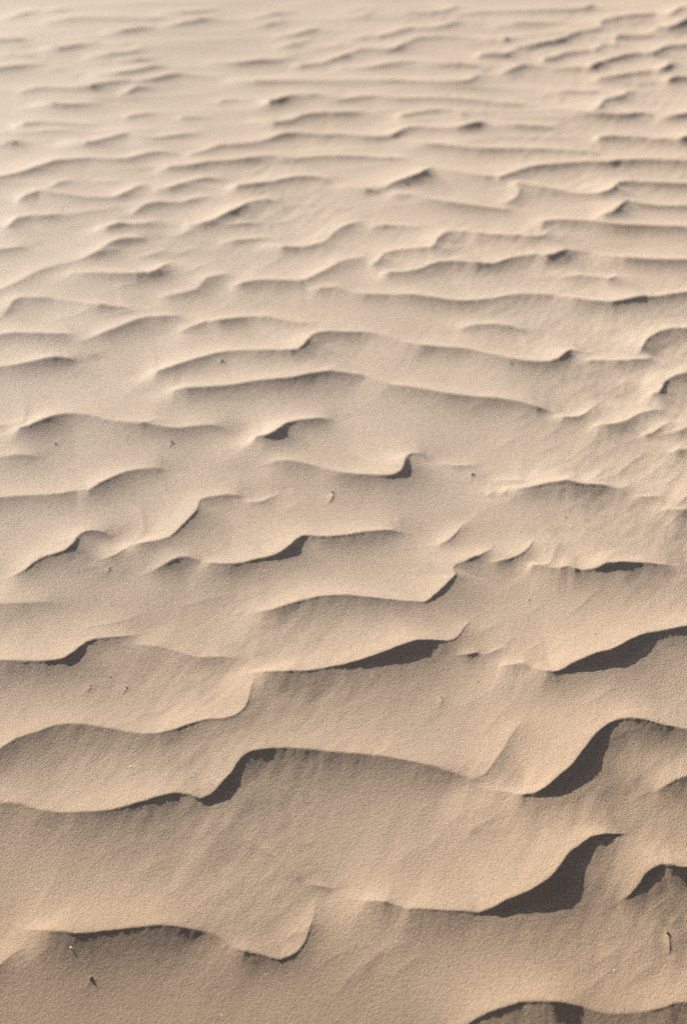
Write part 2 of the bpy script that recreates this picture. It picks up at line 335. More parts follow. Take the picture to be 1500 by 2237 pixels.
# crest lines of the ripples: x, y in metres, height and slip-face width in millimetres
CRESTS = [
 [(-0.6637,1.7672,0,0),(-0.6126,1.7867,24.2,0.3),(-0.578,1.8132,27.8,0.6),(-0.5516,1.8381,27.8,0.7),(-0.5226,1.8506,26.7,0.9),(-0.4937,1.8651,26.6,1),(-0.4586,1.8672,29,0.8),(-0.4184,1.8609,30.7,0),(-0.3739,1.8491,29.9,0),(-0.3418,1.8418,28.8,0),(-0.3106,1.8412,27.8,1.6),(-0.284,1.8491,28.2,2.9),(-0.2576,1.86,28.2,3),(-0.2346,1.8667,27.4,1.7),(-0.2034,1.8689,25.7,1.7),(-0.1844,1.878,23.3,1.3),(-0.1699,1.8979,21.5,1.7),(-0.1635,1.9265,22.1,2.4),(-0.161,1.9524,19.6,1),(-0.1584,1.9788,13.9,0)],
 [(-0.6742,1.7425,0,0),(-0.6043,1.7123,21.9,0),(-0.5574,1.7027,23.4,0),(-0.5189,1.6963,25.1,0),(-0.4868,1.6825,27,0),(-0.4486,1.6759,28.2,0.8),(-0.3966,1.6746,31.5,0.9),(-0.3676,1.6783,30.3,1.4),(-0.3319,1.6891,30.5,2.6),(-0.3034,1.6999,30.4,3.5),(-0.2783,1.708,29.8,3),(-0.2525,1.7084,29.3,1.2),(-0.232,1.7011,23.7,0.9),(-0.2154,1.7091,20.8,9),(-0.2015,1.725,23.3,15),(-0.1844,1.75,25.8,10),(-0.1744,1.7723,27.9,5),(-0.1602,1.7915,29.9,1.2),(-0.1376,1.7978,31.8,1.5),(-0.0995,1.8026,32.7,0.9),(-0.0536,1.8004,33.3,0),(0,1.7958,32.2,0),(0.0382,1.793,31.4,0),(0.0763,1.7874,31.5,0),(0.1368,1.7753,28.1,0),(0.1743,1.7635,25.1,0),(0.2112,1.7496,21,0)],
 [(0.2187,1.7489,8.3,0),(0.2343,1.7566,10.7,0.9),(0.2604,1.797,11.8,1),(0.2888,1.852,10.8,0),(0.3126,1.89,5.4,0)],
 [(0.2354,1.7234,21,0),(0.2674,1.7104,25.1,0),(0.2881,1.6991,31.1,1.6),(0.3068,1.7014,26.3,5.4),(0.326,1.7105,26.7,11.1),(0.3463,1.7273,27.8,16.4),(0.3765,1.7592,28.9,17),(0.4,1.7935,29.9,17.8),(0.4151,1.8178,29.9,13.5),(0.4394,1.8493,30.9,6.5),(0.4661,1.8696,32,3.2),(0.4897,1.872,36.9,3.7),(0.5168,1.8692,38.4,1.7),(0.5398,1.8632,33.7,1.2),(0.5753,1.8604,28.3,0.8),(0.5869,1.8587,28.2,0),(0.6334,1.8551,22.8,0),(0.7005,1.8636,0,0)],
 [(-0.4801,1.4697,16.4,0),(-0.4603,1.4605,32.3,1.1),(-0.4339,1.4512,37.2,1.8),(-0.3955,1.4456,35.2,2.4),(-0.3656,1.4485,32.6,2.4),(-0.3323,1.453,32.6,2.3),(-0.2987,1.4566,32.8,1.9),(-0.2718,1.4594,33.7,1.3),(-0.2447,1.4589,30.2,0.7),(-0.2109,1.4568,23.1,0),(-0.1833,1.4485,18.8,0),(-0.1549,1.4296,16.4,0)],
 [(-0.1688,1.4334,10.2,0),(-0.1444,1.422,18,1.1),(-0.1275,1.4195,16.8,1.1),(-0.1073,1.4151,16.1,1.1),(-0.0925,1.4117,13.6,1.8),(-0.0792,1.4168,13,2.6),(-0.066,1.4262,13,1.4),(-0.0556,1.4452,12.6,1.3),(-0.0466,1.4744,11.6,0.7),(-0.0418,1.5124,8.5,0)],
 [(-0.0564,1.5486,4.1,0),(-0.0352,1.5455,6.3,0),(-0.0176,1.5432,4.1,0)],
 [(0.0209,1.5142,16.4,0),(0.0346,1.5071,28.9,0.7),(0.0621,1.5001,32,1.1),(0.0758,1.4961,25.1,0),(0.0894,1.4905,25.1,0),(0.0994,1.4857,29.9,1.5),(0.1301,1.4833,30.9,1.8),(0.1573,1.4807,30.3,1.3),(0.1915,1.4803,27.6,1.5),(0.2017,1.4784,24.8,1.3),(0.226,1.4863,25.8,9.1),(0.2473,1.4961,25.7,13),(0.2757,1.5072,26.7,14.4),(0.3049,1.5241,26.7,17.4),(0.3243,1.5432,26.7,20.2),(0.3455,1.5734,26.7,15.1),(0.362,1.59,26.7,10.1),(0.3821,1.6062,26.7,6.1),(0.4095,1.6193,25.6,4),(0.4296,1.6279,18.3,2.3),(0.4433,1.6323,7.8,0)],
 [(0.4113,1.5015,9.9,0),(0.4224,1.5081,15.1,0),(0.4334,1.5148,20.8,1.5),(0.445,1.5245,23.3,3.7),(0.4582,1.5422,23.3,4.3),(0.4748,1.5574,25.6,4.4),(0.4899,1.5636,28.7,6),(0.5038,1.5619,34.3,4.5),(0.5156,1.5605,32,3.2),(0.5289,1.562,30.3,1.4),(0.5736,1.5674,25.6,0.2),(0.6376,1.5841,0,0)],
 [(0.1605,1.3011,20.8,2.4),(0.1834,1.3113,23.3,2.9),(0.2031,1.3188,25.1,3.5),(0.2259,1.3243,25.4,4),(0.2523,1.3313,27.6,2.9),(0.2715,1.3311,30.5,2.1),(0.2969,1.3284,35.6,2.1),(0.3231,1.3281,27.6,1.4),(0.3393,1.3261,23.6,0),(0.3615,1.3205,22.3,0),(0.3874,1.3203,20.5,0),(0.42,1.3221,22.8,0),(0.4464,1.3265,24.2,1.2),(0.4672,1.334,24.1,1.2),(0.4874,1.3376,24.5,0),(0.5289,1.3474,20.8,0),(0.5878,1.3676,0,0)],
 [(0.5058,1.7256,10.3,0),(0.5176,1.7302,18.1,0),(0.5338,1.7384,20.3,1.2),(0.5467,1.7472,20.3,1.2),(0.5675,1.7566,20.3,0),(0.6161,1.7793,17.7,0),(0.6886,1.8272,0,0)],
 [(-0.5606,1.3475,0,0),(-0.5272,1.38,7.9,0.1),(-0.5024,1.4066,9,1.3),(-0.4941,1.4165,8.2,0.7),(-0.4826,1.4281,6.4,0),(-0.4715,1.4426,2.7,0)],
 [(-0.8712,2.5849,0,0),(-0.787,2.5683,22,0),(-0.7291,2.5715,23,0),(-0.6813,2.5768,23.1,0),(-0.6328,2.5784,22.9,0.7),(-0.5948,2.5845,23.6,1.1),(-0.5683,2.601,19.2,0),(-0.5425,2.5945,25.7,1.3),(-0.5216,2.6207,27.8,2.2),(-0.4957,2.647,27.8,2.2),(-0.47,2.6764,23.3,1.4),(-0.4421,2.6914,20.8,0),(-0.4136,2.7038,18.6,0),(-0.3942,2.7061,8.3,0)],
 [(-0.6503,2.3,15.6,1.3),(-0.641,2.301,22.2,1.8),(-0.6266,2.3091,24.2,2.3),(-0.6154,2.3235,24.2,2.6),(-0.6005,2.343,24.2,2.3),(-0.5749,2.3541,26.3,3),(-0.5537,2.3653,26.3,4.7),(-0.5422,2.3811,27.4,8.3),(-0.5383,2.4039,29,7.2),(-0.5315,2.4284,24.3,2),(-0.5154,2.4427,22.1,1.2),(-0.4926,2.4444,21.7,0),(-0.4685,2.4353,10,0)],
 [(-0.4465,2.4106,10.6,0),(-0.4294,2.3927,25.1,0),(-0.4054,2.3887,28.6,2.9),(-0.3785,2.3957,25.8,1.9),(-0.3522,2.4099,25.6,1.7),(-0.3368,2.4415,26.4,3.4),(-0.3216,2.4782,26.8,3.4),(-0.3065,2.5207,25.9,3.9),(-0.3043,2.5599,22.8,1.5),(-0.2924,2.5779,20.8,0.7),(-0.2544,2.5918,21.2,1.5),(-0.2305,2.5982,18.9,0),(-0.2114,2.6019,8.1,0)],
 [(-0.4883,2.3478,3.5,0),(-0.4619,2.3565,5.2,1.4),(-0.4456,2.3731,5.2,1.3),(-0.4317,2.3881,2.2,0)],
 [(-0.215,2.5816,3.8,0),(-0.1952,2.5766,6.8,0),(-0.1757,2.5775,6.7,1.4),(-0.157,2.5962,5.6,1.5),(-0.1365,2.6217,2.8,0)],
 [(-0.3897,2.3053,11.9,0),(-0.3658,2.3145,20.8,1.1),(-0.3444,2.3301,23.3,1.8),(-0.3275,2.3428,23.3,1.9),(-0.3096,2.3463,25.1,0),(-0.2819,2.3389,18.8,0),(-0.2626,2.3263,28.9,1),(-0.2259,2.3203,31.9,2.1),(-0.1992,2.3268,29.3,1.6),(-0.1727,2.3394,29,3.5),(-0.1368,2.3521,28.9,7.5),(-0.1146,2.3717,28.9,12.9),(-0.1014,2.3907,29.2,18.1),(-0.0884,2.4199,27.8,9),(-0.0746,2.4275,30.4,2.8),(-0.0466,2.4247,30.8,2.2),(0,2.4338,28.9,2.3),(0.0376,2.4463,28.6,2),(0.0706,2.4553,26.2,1.2),(0.0993,2.4655,22,0.6),(0.1279,2.4669,11.1,0)],
 [(-0.7864,2.2259,0,0),(-0.7114,2.2138,12.7,0),(-0.657,2.2092,13.9,0),(-0.6131,2.2097,15,0),(-0.5705,2.2152,11.5,0),(-0.5434,2.2077,6.9,0)],
 [(-0.7501,2.0711,0,0),(-0.6711,2.0351,33.6,0.9),(-0.619,2.0266,34.7,1.8),(-0.5766,2.0224,35.4,2.5),(-0.5354,2.0222,33.5,3.2),(-0.5196,2.0256,30.9,4.4),(-0.5038,2.031,29.9,7.8),(-0.4895,2.0458,27.8,12.1),(-0.4801,2.0646,28.3,10),(-0.4708,2.0832,26.7,3.8),(-0.456,2.0952,25.8,1.6),(-0.4232,2.1015,24,1.2),(-0.3913,2.1136,18.1,0.4),(-0.3801,2.1239,7.7,0)],
 [(-0.4007,2.0874,8.5,0),(-0.345,2.081,16,0),(-0.3101,2.068,16.9,0),(-0.2751,2.0524,18.9,0),(-0.258,2.047,18.9,0),(-0.2251,2.0515,16.4,0),(-0.1879,2.054,7.7,0)],
 [(-0.1718,1.9962,25.1,0.9),(-0.1382,1.986,36.2,1.7),(-0.1057,1.9867,32.7,1.9),(-0.0571,1.9951,31.1,1.5),(-0.0246,2.0072,30.6,2.6),(0,2.0138,30.5,4.4),(0.0413,2.0295,29.9,8.8),(0.083,2.0499,29.9,13),(0.1085,2.0647,29.9,14),(0.1341,2.0782,29.9,12.8),(0.1513,2.085,28.5,5.3),(0.1685,2.0889,27,1.7),(0.1943,2.0939,20.8,1.3),(0.2124,2.1103,18.1,1.6),(0.2275,2.1424,15.5,1.9),(0.243,2.1726,7.8,0)],
 [(-0.174,2.1843,14.8,0),(-0.1519,2.1812,24.2,0),(-0.1302,2.1834,26.5,1.2),(-0.0958,2.1965,28.2,1),(-0.0611,2.2087,30.1,2.3),(-0.0262,2.2136,32.1,3.2),(0.0087,2.2138,34.1,2.7),(0.0437,2.2104,32.8,2),(0.0874,2.2102,29.7,1.2),(0.1312,2.209,27,1.2),(0.1532,2.2093,23.3,2.3),(0.1717,2.2278,23.3,5.5),(0.1909,2.255,23.3,7),(0.2106,2.2861,23.3,5.7),(0.2208,2.304,23.5,2.1),(0.2179,2.3282,21.7,1),(0.2232,2.34,20.8,1.1),(0.242,2.3487,23.3,2),(0.2612,2.3618,25.6,3),(0.2756,2.3689,23.3,1.8),(0.2911,2.3874,18.1,1.9),(0.311,2.4263,7.8,0)],
 [(0.2926,2.3498,8.2,0),(0.3061,2.349,13.2,0),(0.3202,2.3533,13.6,1.1),(0.3446,2.3676,13.6,1.8),(0.3648,2.3852,12.1,2.5),(0.3825,2.4175,9.1,2.2),(0.3929,2.4473,4.7,0)],
 [(0.3651,2.3433,8.6,0),(0.3773,2.334,15.2,1),(0.399,2.3282,12.2,0.5),(0.4091,2.3361,9.9,0),(0.4255,2.3893,6.6,0),(0.444,2.442,4.3,0)],
 [(0.3984,2.3218,21,0),(0.4285,2.3125,29.3,1.9),(0.4422,2.3153,29.7,4.8),(0.4548,2.308,32.3,1.9),(0.4684,2.3072,26.3,1.3),(0.4868,2.3091,26.7,3.1),(0.5056,2.3161,27.8,8.6),(0.5202,2.3242,28.6,13.5),(0.5432,2.3274,29.7,12.7),(0.5717,2.3329,29.6,3.9),(0.6003,2.3378,28.1,1.3),(0.6284,2.3387,24.7,0.5),(0.6669,2.3505,12.1,0)],
 [(0.1824,2.4224,4.6,0),(0.1963,2.4221,8.2,0),(0.2107,2.43,9.4,2),(0.2314,2.4597,9.5,2.8),(0.2485,2.4979,6.3,0.6),(0.2581,2.5216,2.7,0)],
 [(0.2051,2.0614,2.4,0),(0.226,2.0617,5.5,1.8),(0.2415,2.0668,5.3,1.8),(0.2518,2.0678,2.4,0)],
 [(0.2557,2.0645,3.4,0),(0.2729,2.0702,4.2,0.4),(0.2956,2.0884,2.1,0)],
 [(0.278,2.0318,10.6,0),(0.2937,2.0272,24.7,0),(0.3056,2.0247,25.9,1.3),(0.3218,2.0234,28.9,1.8),(0.3371,2.0129,25.1,0),(0.3631,1.9939,35.6,1.3),(0.384,1.9968,28,4.3),(0.4061,2.011,28.9,10.9),(0.428,2.0228,29.9,16.4),(0.4546,2.0366,29.9,19.3),(0.481,2.0471,29.9,19.8),(0.4998,2.0597,29.9,18.9),(0.5244,2.081,29.9,17.3),(0.5492,2.1004,29.9,11.9),(0.5684,2.111,30.1,5.5),(0.5956,2.1193,30.8,5),(0.6226,2.127,30.8,7),(0.6408,2.1327,30,6.8),(0.6978,2.1588,26.1,3),(0.7814,2.2111,0,0)],
 [(-0.1829,2.7252,8,0),(-0.1525,2.7322,18.4,0),(-0.1269,2.7299,23.7,0),(-0.0911,2.7195,25.1,0),(-0.0504,2.7008,27,0),(-0.01,2.6768,32.3,1.1),(0.02,2.6687,33,1.6),(0.0499,2.6659,31.5,2.4),(0.0898,2.6655,29.4,4.8),(0.11,2.6716,25.6,6.7),(0.1253,2.6819,25.6,11.4),(0.1329,2.7032,28.3,14.8),(0.137,2.7329,28.8,13.4),(0.1433,2.759,24.6,5.7),(0.1548,2.7833,18.1,1.5),(0.1706,2.7886,16.2,0.8),(0.1884,2.7886,8.8,0)],
 [(0.333,2.692,3.2,0),(0.361,2.6736,6.4,0),(0.3996,2.6631,4.1,0)],
 [(0.3575,2.638,13.7,0),(0.3755,2.6252,25.1,1),(0.4046,2.6224,25.7,2.4),(0.4349,2.6303,27.4,4.6),(0.4595,2.6315,30.1,8.1),(0.4791,2.6322,33.9,6.3),(0.4979,2.6253,33.8,3.7),(0.5224,2.6229,28.9,3.2),(0.5529,2.6274,26.5,1.5),(0.5827,2.6244,18.7,0),(0.6058,2.6299,13.5,0),(0.637,2.6738,5,0)],
 [(0.3085,2.6175,2.1,0),(0.3188,2.6235,4.2,1.4),(0.3346,2.644,2.1,0)],
 [(0.3374,2.6122,2.1,0),(0.3478,2.6199,4.2,1.5),(0.3599,2.6421,2.2,0)],
 [(0.6233,2.5982,3,0),(0.637,2.5941,6,0),(0.6562,2.592,5.6,0),(0.6868,2.5979,2.3,0)],
 [(0.6678,2.5473,9.2,0),(0.6801,2.5386,20.1,0),(0.6979,2.5325,19.2,0),(0.7222,2.5343,16.5,0),(0.7844,2.5518,13.9,0),(0.8723,2.5868,0,0)],
 [(0.713,2.5611,15.1,1.5),(0.7323,2.5843,15.1,1.5),(0.795,2.6668,13.2,0.3),(0.8846,2.7865,0,0)],
 [(-1.011,3.1705,0,0),(-0.9187,3.1698,17.2,0),(-0.8551,3.1893,18.7,0),(-0.811,3.1989,21.4,0.9),(-0.7681,3.2155,23.4,0.8),(-0.7466,3.2244,25.8,0.9),(-0.7249,3.232,26.4,0.7),(-0.6977,3.2387,21.7,0),(-0.6709,3.2447,12.4,0)],
 [(-1.0625,3.3788,0,0),(-0.962,3.3652,19.7,0),(-0.8927,3.3752,21,0),(-0.8578,3.38,23.8,0),(-0.7973,3.3761,24.1,0),(-0.7383,3.378,20.3,0),(-0.6979,3.4014,7.7,0)],
 [(-0.913,3.516,11,0),(-0.9052,3.555,15.4,0),(-0.9003,3.5951,17.9,0),(-0.8859,3.6175,17.5,0),(-0.8424,3.6193,18.8,0),(-0.7916,3.6152,16.5,0),(-0.7105,3.5804,21,0),(-0.6567,3.5564,28.9,0),(-0.6066,3.5506,20.2,0),(-0.562,3.582,7.7,0)],
 [(-1.0844,3.5315,0,0),(-1.0104,3.6102,8.8,0),(-0.9559,3.6804,10.4,0),(-0.9062,3.7542,12,0),(-0.8782,3.813,11.9,0),(-0.8335,3.858,10.4,0),(-0.7848,3.8846,10.4,0),(-0.749,3.9147,11.9,0),(-0.7127,3.943,11.9,0),(-0.6594,3.9905,5.2,0)],
 [(-0.7987,3.8055,7.3,0),(-0.7705,3.7963,13.5,0),(-0.7304,3.7921,18.6,0),(-0.6499,3.7781,25.2,1.4),(-0.5838,3.7707,29,3.4),(-0.552,3.7756,27.2,2.1),(-0.5284,3.7977,27.2,4.2),(-0.5135,3.8394,21.9,4.7),(-0.4984,3.9132,5.8,0)],
 [(-0.4748,3.1701,21,1.2),(-0.4589,3.1649,29.6,2.8),(-0.4423,3.1697,27.8,0.8),(-0.4106,3.1942,27.8,0.7),(-0.3787,3.2203,27.8,0.5),(-0.3352,3.2508,27.8,0.4),(-0.2903,3.2698,27.8,1.4),(-0.2203,3.2655,30.7,1.8),(-0.1737,3.2615,31.2,1.8),(-0.133,3.257,31,2.9),(-0.1159,3.2655,27.8,1.9),(-0.1024,3.2835,28.4,6.8),(-0.0914,3.3153,29.7,8.5),(-0.0804,3.352,28.8,3),(-0.0654,3.3761,25.6,0.6),(-0.0358,3.3861,26.7,1),(0,3.3838,26,0),(0.0478,3.3909,23.5,0),(0.0952,3.3757,23.1,0),(0.1416,3.3364,23.1,0),(0.1989,3.3027,28.9,0),(0.2453,3.2953,28,0),(0.303,3.2857,29.3,0),(0.3257,3.2775,28.9,0),(0.3809,3.2448,30.6,0),(0.4248,3.2221,32.3,0),(0.4697,3.2127,29.3,1.2),(0.516,3.2157,28.1,1.6),(0.5405,3.2282,27.8,4.7),(0.5543,3.2473,27.8,8.3),(0.5649,3.2661,28,6.8),(0.5777,3.288,23.3,2.9),(0.5907,3.2952,15.5,0),(0.6279,3.3036,8,0)],
 [(-0.4266,3.0672,15.9,0),(-0.4034,3.0617,25.4,0),(-0.3755,3.0619,28.4,0.9),(-0.3318,3.0674,28.3,0.9),(-0.2775,3.0814,27.5,1.4),(-0.223,3.0999,29.1,1.4),(-0.1675,3.1077,30.7,2.7),(-0.1232,3.1183,29.2,2),(-0.0788,3.1409,27.9,1.7),(-0.0339,3.1562,27.2,1.1),(0,3.1556,25.9,0),(0.0564,3.1443,23.1,0),(0.1114,3.0942,27,0),(0.1444,3.0823,30.6,0),(0.1988,3.06,32.3,0),(0.2527,3.0388,34,0),(0.3174,3.0234,31.9,0),(0.3606,3.0171,32.6,0),(0.4137,3.0016,30.6,0),(0.4554,2.9836,25.3,0),(0.4945,2.9858,13.2,0)],
 [(-0.6858,3.3407,5,0),(-0.6553,3.374,9.9,0),(-0.6229,3.4004,18.1,0),(-0.5801,3.4407,19.5,0),(-0.5481,3.4752,19.5,0),(-0.5258,3.4921,18.3,0),(-0.4897,3.4973,19.1,0),(-0.4541,3.5068,16.7,0),(-0.4346,3.5291,7.7,0)],
 [(-0.4394,3.4155,8,0),(-0.4214,3.4199,15.1,0),(-0.3985,3.4357,18.1,0),(-0.3644,3.4626,21.1,0),(-0.3277,3.4614,27.2,2),(-0.2923,3.4763,25.6,1.1),(-0.2569,3.4932,22.6,0),(-0.2075,3.4864,25.1,0),(-0.1579,3.4641,18.8,0),(-0.1089,3.4465,14.4,0),(-0.0732,3.4797,7.7,0)],
 [(-0.9382,2.8705,0,0),(-0.855,2.8785,11.6,0),(-0.7954,2.8947,13,0),(-0.7646,2.9015,9.7,0),(-0.7483,2.9257,6.3,0)],
 [(-0.7586,2.8723,16.4,0),(-0.7392,2.8587,32.3,1.7),(-0.7241,2.8628,27.8,1.2),(-0.7058,2.8786,29.9,1.1),(-0.6793,2.9071,29.9,1.2),(-0.6616,2.9265,25.6,1),(-0.6318,2.9377,23.3,0),(-0.5879,2.9301,23.1,0),(-0.542,2.9078,23.1,0),(-0.4867,2.8911,26.8,0),(-0.4432,2.8815,25.6,0),(-0.4003,2.8729,24.4,0),(-0.3695,2.8786,21.2,0),(-0.3289,2.8967,18.5,0),(-0.2977,2.902,16.8,0),(-0.2714,2.9014,8.9,0)],
 [(-0.475,2.8811,2.3,0),(-0.4626,2.8864,4.6,0),(-0.4459,2.9045,4.6,0),(-0.4325,2.9399,2.4,0)],
 [(-0.2113,2.8396,19.3,2.2),(-0.1978,2.8264,32.7,3.9),(-0.182,2.8245,28.7,6.4),(-0.1615,2.8351,27.5,10.9),(-0.1446,2.858,27.7,14.7),(-0.1321,2.8877,25.5,8.9),(-0.1118,2.9112,23.5,1.7),(-0.0802,2.9258,23.5,0.6),(-0.0536,2.9378,21.4,0),(-0.0216,2.9516,10.8,0)],
 [(-0.9038,2.7273,0,0),(-0.8228,2.7321,10.7,0),(-0.7644,2.7439,12,0),(-0.7346,2.7495,15.7,0),(-0.7047,2.7523,14.5,0),(-0.6749,2.7529,8.4,0)],
 [(-0.3213,3.7138,5.5,0),(-0.3021,3.7182,15.3,0),(-0.2829,3.7241,20.5,1.3),(-0.2449,3.7364,21.6,2),(-0.1934,3.7371,23.7,0),(-0.1287,3.731,21.4,0),(-0.1031,3.7383,20,1.3),(-0.0778,3.7694,20,1.5),(-0.0458,3.8086,20,1.7),(-0.0132,3.8637,17.5,1.4),(0.0133,3.8884,14.8,0),(0.0467,3.8994,13.6,0),(0.0735,3.9091,7.2,0)],
 [(-0.5191,3.6435,5.7,0),(-0.4812,3.6484,12.3,0),(-0.4447,3.6644,14.8,0),(-0.4085,3.6875,16.1,0),(-0.3988,3.7241,15.8,0),(-0.3831,3.7693,16.1,0),(-0.3523,3.7908,16.1,0),(-0.3158,3.8262,5.2,0)],
 [(-0.102,3.6798,5.8,0),(-0.0637,3.6824,15,0),(-0.0255,3.6834,18.6,0),(0.0127,3.6574,16.5,0),(0.063,3.6337,22.3,0),(0.1259,3.627,22.4,0),(0.1881,3.612,30.6,0),(0.2497,3.5925,30.2,0),(0.3113,3.5797,26.6,0),(0.3625,3.5941,22.4,0),(0.4145,3.6153,18.9,0),(0.4668,3.6361,20.8,0),(0.518,3.6417,20.7,0),(0.5796,3.6298,22.4,0),(0.6369,3.5918,32.3,0),(0.6841,3.5738,34,0),(0.7258,3.5638,31.5,4.3),(0.7588,3.5762,27.9,9),(0.7924,3.591,27.8,11.3),(0.8202,3.6061,28.3,8),(0.8355,3.6059,28.5,1.4),(0.8673,3.6206,25,2.4),(0.9011,3.6327,25.2,2.4),(0.9487,3.6493,25,1.7),(1.0319,3.684,21,0.7),(1.1526,3.756,0,0)],
 [(0.0726,3.8453,5.4,0),(0.0858,3.8494,14.8,2.5),(0.1005,3.8606,17.6,2.6),(0.1091,3.8903,16.2,3.5),(0.1181,3.9305,14.8,1.3),(0.1481,3.9483,18,0),(0.2021,3.9556,19.9,0),(0.2556,3.9502,21.2,2.6),(0.27,3.9692,21.2,3.9),(0.2797,4.0203,21.4,3.6),(0.3035,4.0744,20.2,1.5),(0.3261,4.1014,18.3,0),(0.3738,4.0904,20.5,0),(0.4272,4.0678,22.1,0),(0.4951,4.0591,21.9,0),(0.5762,4.0466,21.1,0),(0.6058,4.0641,17.5,0),(0.6276,4.1241,5.5,0)],
 [(0.0978,3.7891,7.3,0),(0.13,3.7789,19.6,0),(0.1691,3.7824,18.4,0),(0.2087,3.7959,20,1.4),(0.2498,3.8346,20,2.1),(0.2769,3.85,20.9,1.4),(0.3165,3.8508,25.5,0),(0.3809,3.8329,30.2,2.1),(0.4069,3.8295,27,2.6),(0.4342,3.8397,24.9,2.2),(0.4773,3.8762,22.5,2.8),(0.4993,3.8953,20,1.5),(0.5202,3.9041,21.8,0),(0.5599,3.9024,26.7,0),(0.5912,3.888,29.7,4.9),(0.6125,3.8989,24.9,6.9),(0.6355,3.9226,24.9,7.7),(0.6553,3.9491,20,4.1),(0.677,3.9559,15.1,0),(0.7281,3.9518,12.2,0),(0.7627,3.9173,20.5,0),(0.8224,3.8786,31.2,0),(0.8998,3.8671,28.4,2.1),(0.9924,3.8661,26.8,2.4),(1.0738,3.8728,20.9,0.7),(1.1927,3.9142,0,0)],
 [(0.6026,3.7567,4.2,0),(0.6359,3.767,11.1,0),(0.675,3.7703,17.6,0),(0.7111,3.7531,21.7,0),(0.7462,3.732,18.1,3.4),(0.7667,3.7529,13.9,3.1),(0.7831,3.8075,4.4,0)],
 [(0.2946,3.4131,4,0),(0.3195,3.4279,10.9,0),(0.3507,3.4424,14,0),(0.3996,3.4484,17,0),(0.4353,3.4411,17,0),(0.4882,3.421,8.6,0)],
 [(0.7385,3.2699,7.7,0),(0.7552,3.2868,15.1,0),(0.7684,3.3115,23.9,3),(0.7787,3.3365,25.9,3),(0.8039,3.3764,25.6,1.1),(0.8325,3.4018,25.6,1.1),(0.8648,3.4134,27.6,1.1),(0.9004,3.4119,28.3,1.8),(0.9756,3.4229,23,0.5),(1.0845,3.463,0,0)],
 [(0.6004,3.239,8.2,0),(0.6226,3.2342,16.2,0),(0.6572,3.2345,19,0),(0.6906,3.2282,21.4,1.9),(0.7265,3.2361,19.7,1.2),(0.769,3.2458,13.5,0),(0.7925,3.263,4,0)],
 [(0.7314,3.0526,13.4,0),(0.7451,3.0529,24.3,2.7),(0.7589,3.0519,23.3,2.5),(0.7702,3.0732,24.1,4.5),(0.7815,3.1037,23.7,5.1),(0.7972,3.1258,23.3,2.1),(0.8177,3.1433,23.3,1.2),(0.8505,3.1646,23.3,0),(0.9276,3.2145,20.3,0),(1.0402,3.3046,0,0)],
 [(0.4911,2.9574,6.7,0),(0.5156,2.9431,17.1,0),(0.5371,2.9421,16.3,1.7),(0.5538,2.9465,14.7,1.6),(0.5727,2.9655,13.2,2),(0.5939,2.9974,9.6,0.8),(0.6194,3.0388,4.9,0)],
 [(0.5754,2.9087,9.1,0),(0.5946,2.8986,22.7,0),(0.6256,2.8961,20.8,1.3),(0.6605,2.9146,20,1.4),(0.6992,2.9515,17.8,0.8),(0.7353,2.971,15.6,0),(0.7683,2.981,6.8,0)],
 [(0.6794,2.8637,4.8,0),(0.6955,2.857,11.1,0),(0.7093,2.8589,9.3,1.6),(0.7286,2.8794,9.3,1.6),(0.7491,2.9032,8.1,0),(0.7677,2.9246,3.4,0)],
 [(0.7344,2.8521,12.1,0),(0.7673,2.8615,18.1,0),(0.7918,2.879,18.1,0),(0.8651,2.9405,15.8,0),(0.9722,3.0432,0,0)],
 [(0.7259,2.7766,11.9,0),(0.7513,2.779,19.8,0),(0.7719,2.78,18.6,0),(0.8383,2.7998,15.6,0),(0.9346,2.8465,0,0)],
 [(0.2157,2.7582,3.9,0),(0.2559,2.747,6.6,0),(0.3026,2.7521,3,0)],
 [(-1.3313,4.5086,0,0),(-1.2235,4.5573,15.2,0),(-1.1453,4.6091,17.9,0),(-1.0779,4.6575,19.4,0),(-1.0268,4.7174,20.9,0),(-0.9881,4.7643,22.3,0),(-0.9296,4.7891,19.4,0),(-0.8691,4.806,17.9,0),(-0.8046,4.7957,17.9,0),(-0.7422,4.802,19.4,0),(-0.686,4.8602,17.9,0),(-0.6412,4.8866,14.9,0),(-0.5673,4.8653,5.8,0)],
 [(-0.637,4.7016,5.8,0),(-0.5902,4.7061,19.4,0),(-0.5137,4.7207,22.3,0),(-0.4628,4.7624,17.9,0),(-0.3933,4.7781,17.9,0),(-0.3317,4.8017,20.9,0),(-0.2857,4.8293,19.4,0),(-0.2383,4.8341,19.4,0),(-0.1739,4.8067,19.4,0),(-0.0952,4.8281,19.4,0),(-0.0159,4.8344,19.4,0),(0.0792,4.8194,17.9,0),(0.158,4.8028,19.4,0),(0.2381,4.8276,5.8,0)],
 [(-0.5665,4.8566,5.8,0),(-0.5273,4.8678,13.2,0),(-0.4818,4.8987,16.4,0),(-0.438,4.9556,16.4,0),(-0.3578,4.9708,19.4,0),(-0.2942,5.0018,19.4,0),(-0.2313,5.065,19.4,0),(-0.1662,5.1004,17.9,0),(-0.0828,5.0773,16.4,0),(0,5.0723,19.4,0),(0.0822,5.0399,22.3,0),(0.1644,5.0394,16.4,0),(0.1892,5.047,5.8,0)],
 [(-1.0066,5.0057,9.8,0),(-0.9109,4.9753,20.9,0),(-0.8663,5.0049,20.9,0),(-0.8105,5.0753,17.9,0),(-0.7812,5.103,16.4,0),(-0.7087,5.0529,17.9,0),(-0.6589,5.0492,17.9,0),(-0.5818,5.1013,16.4,0),(-0.5108,5.1418,5.8,0)],
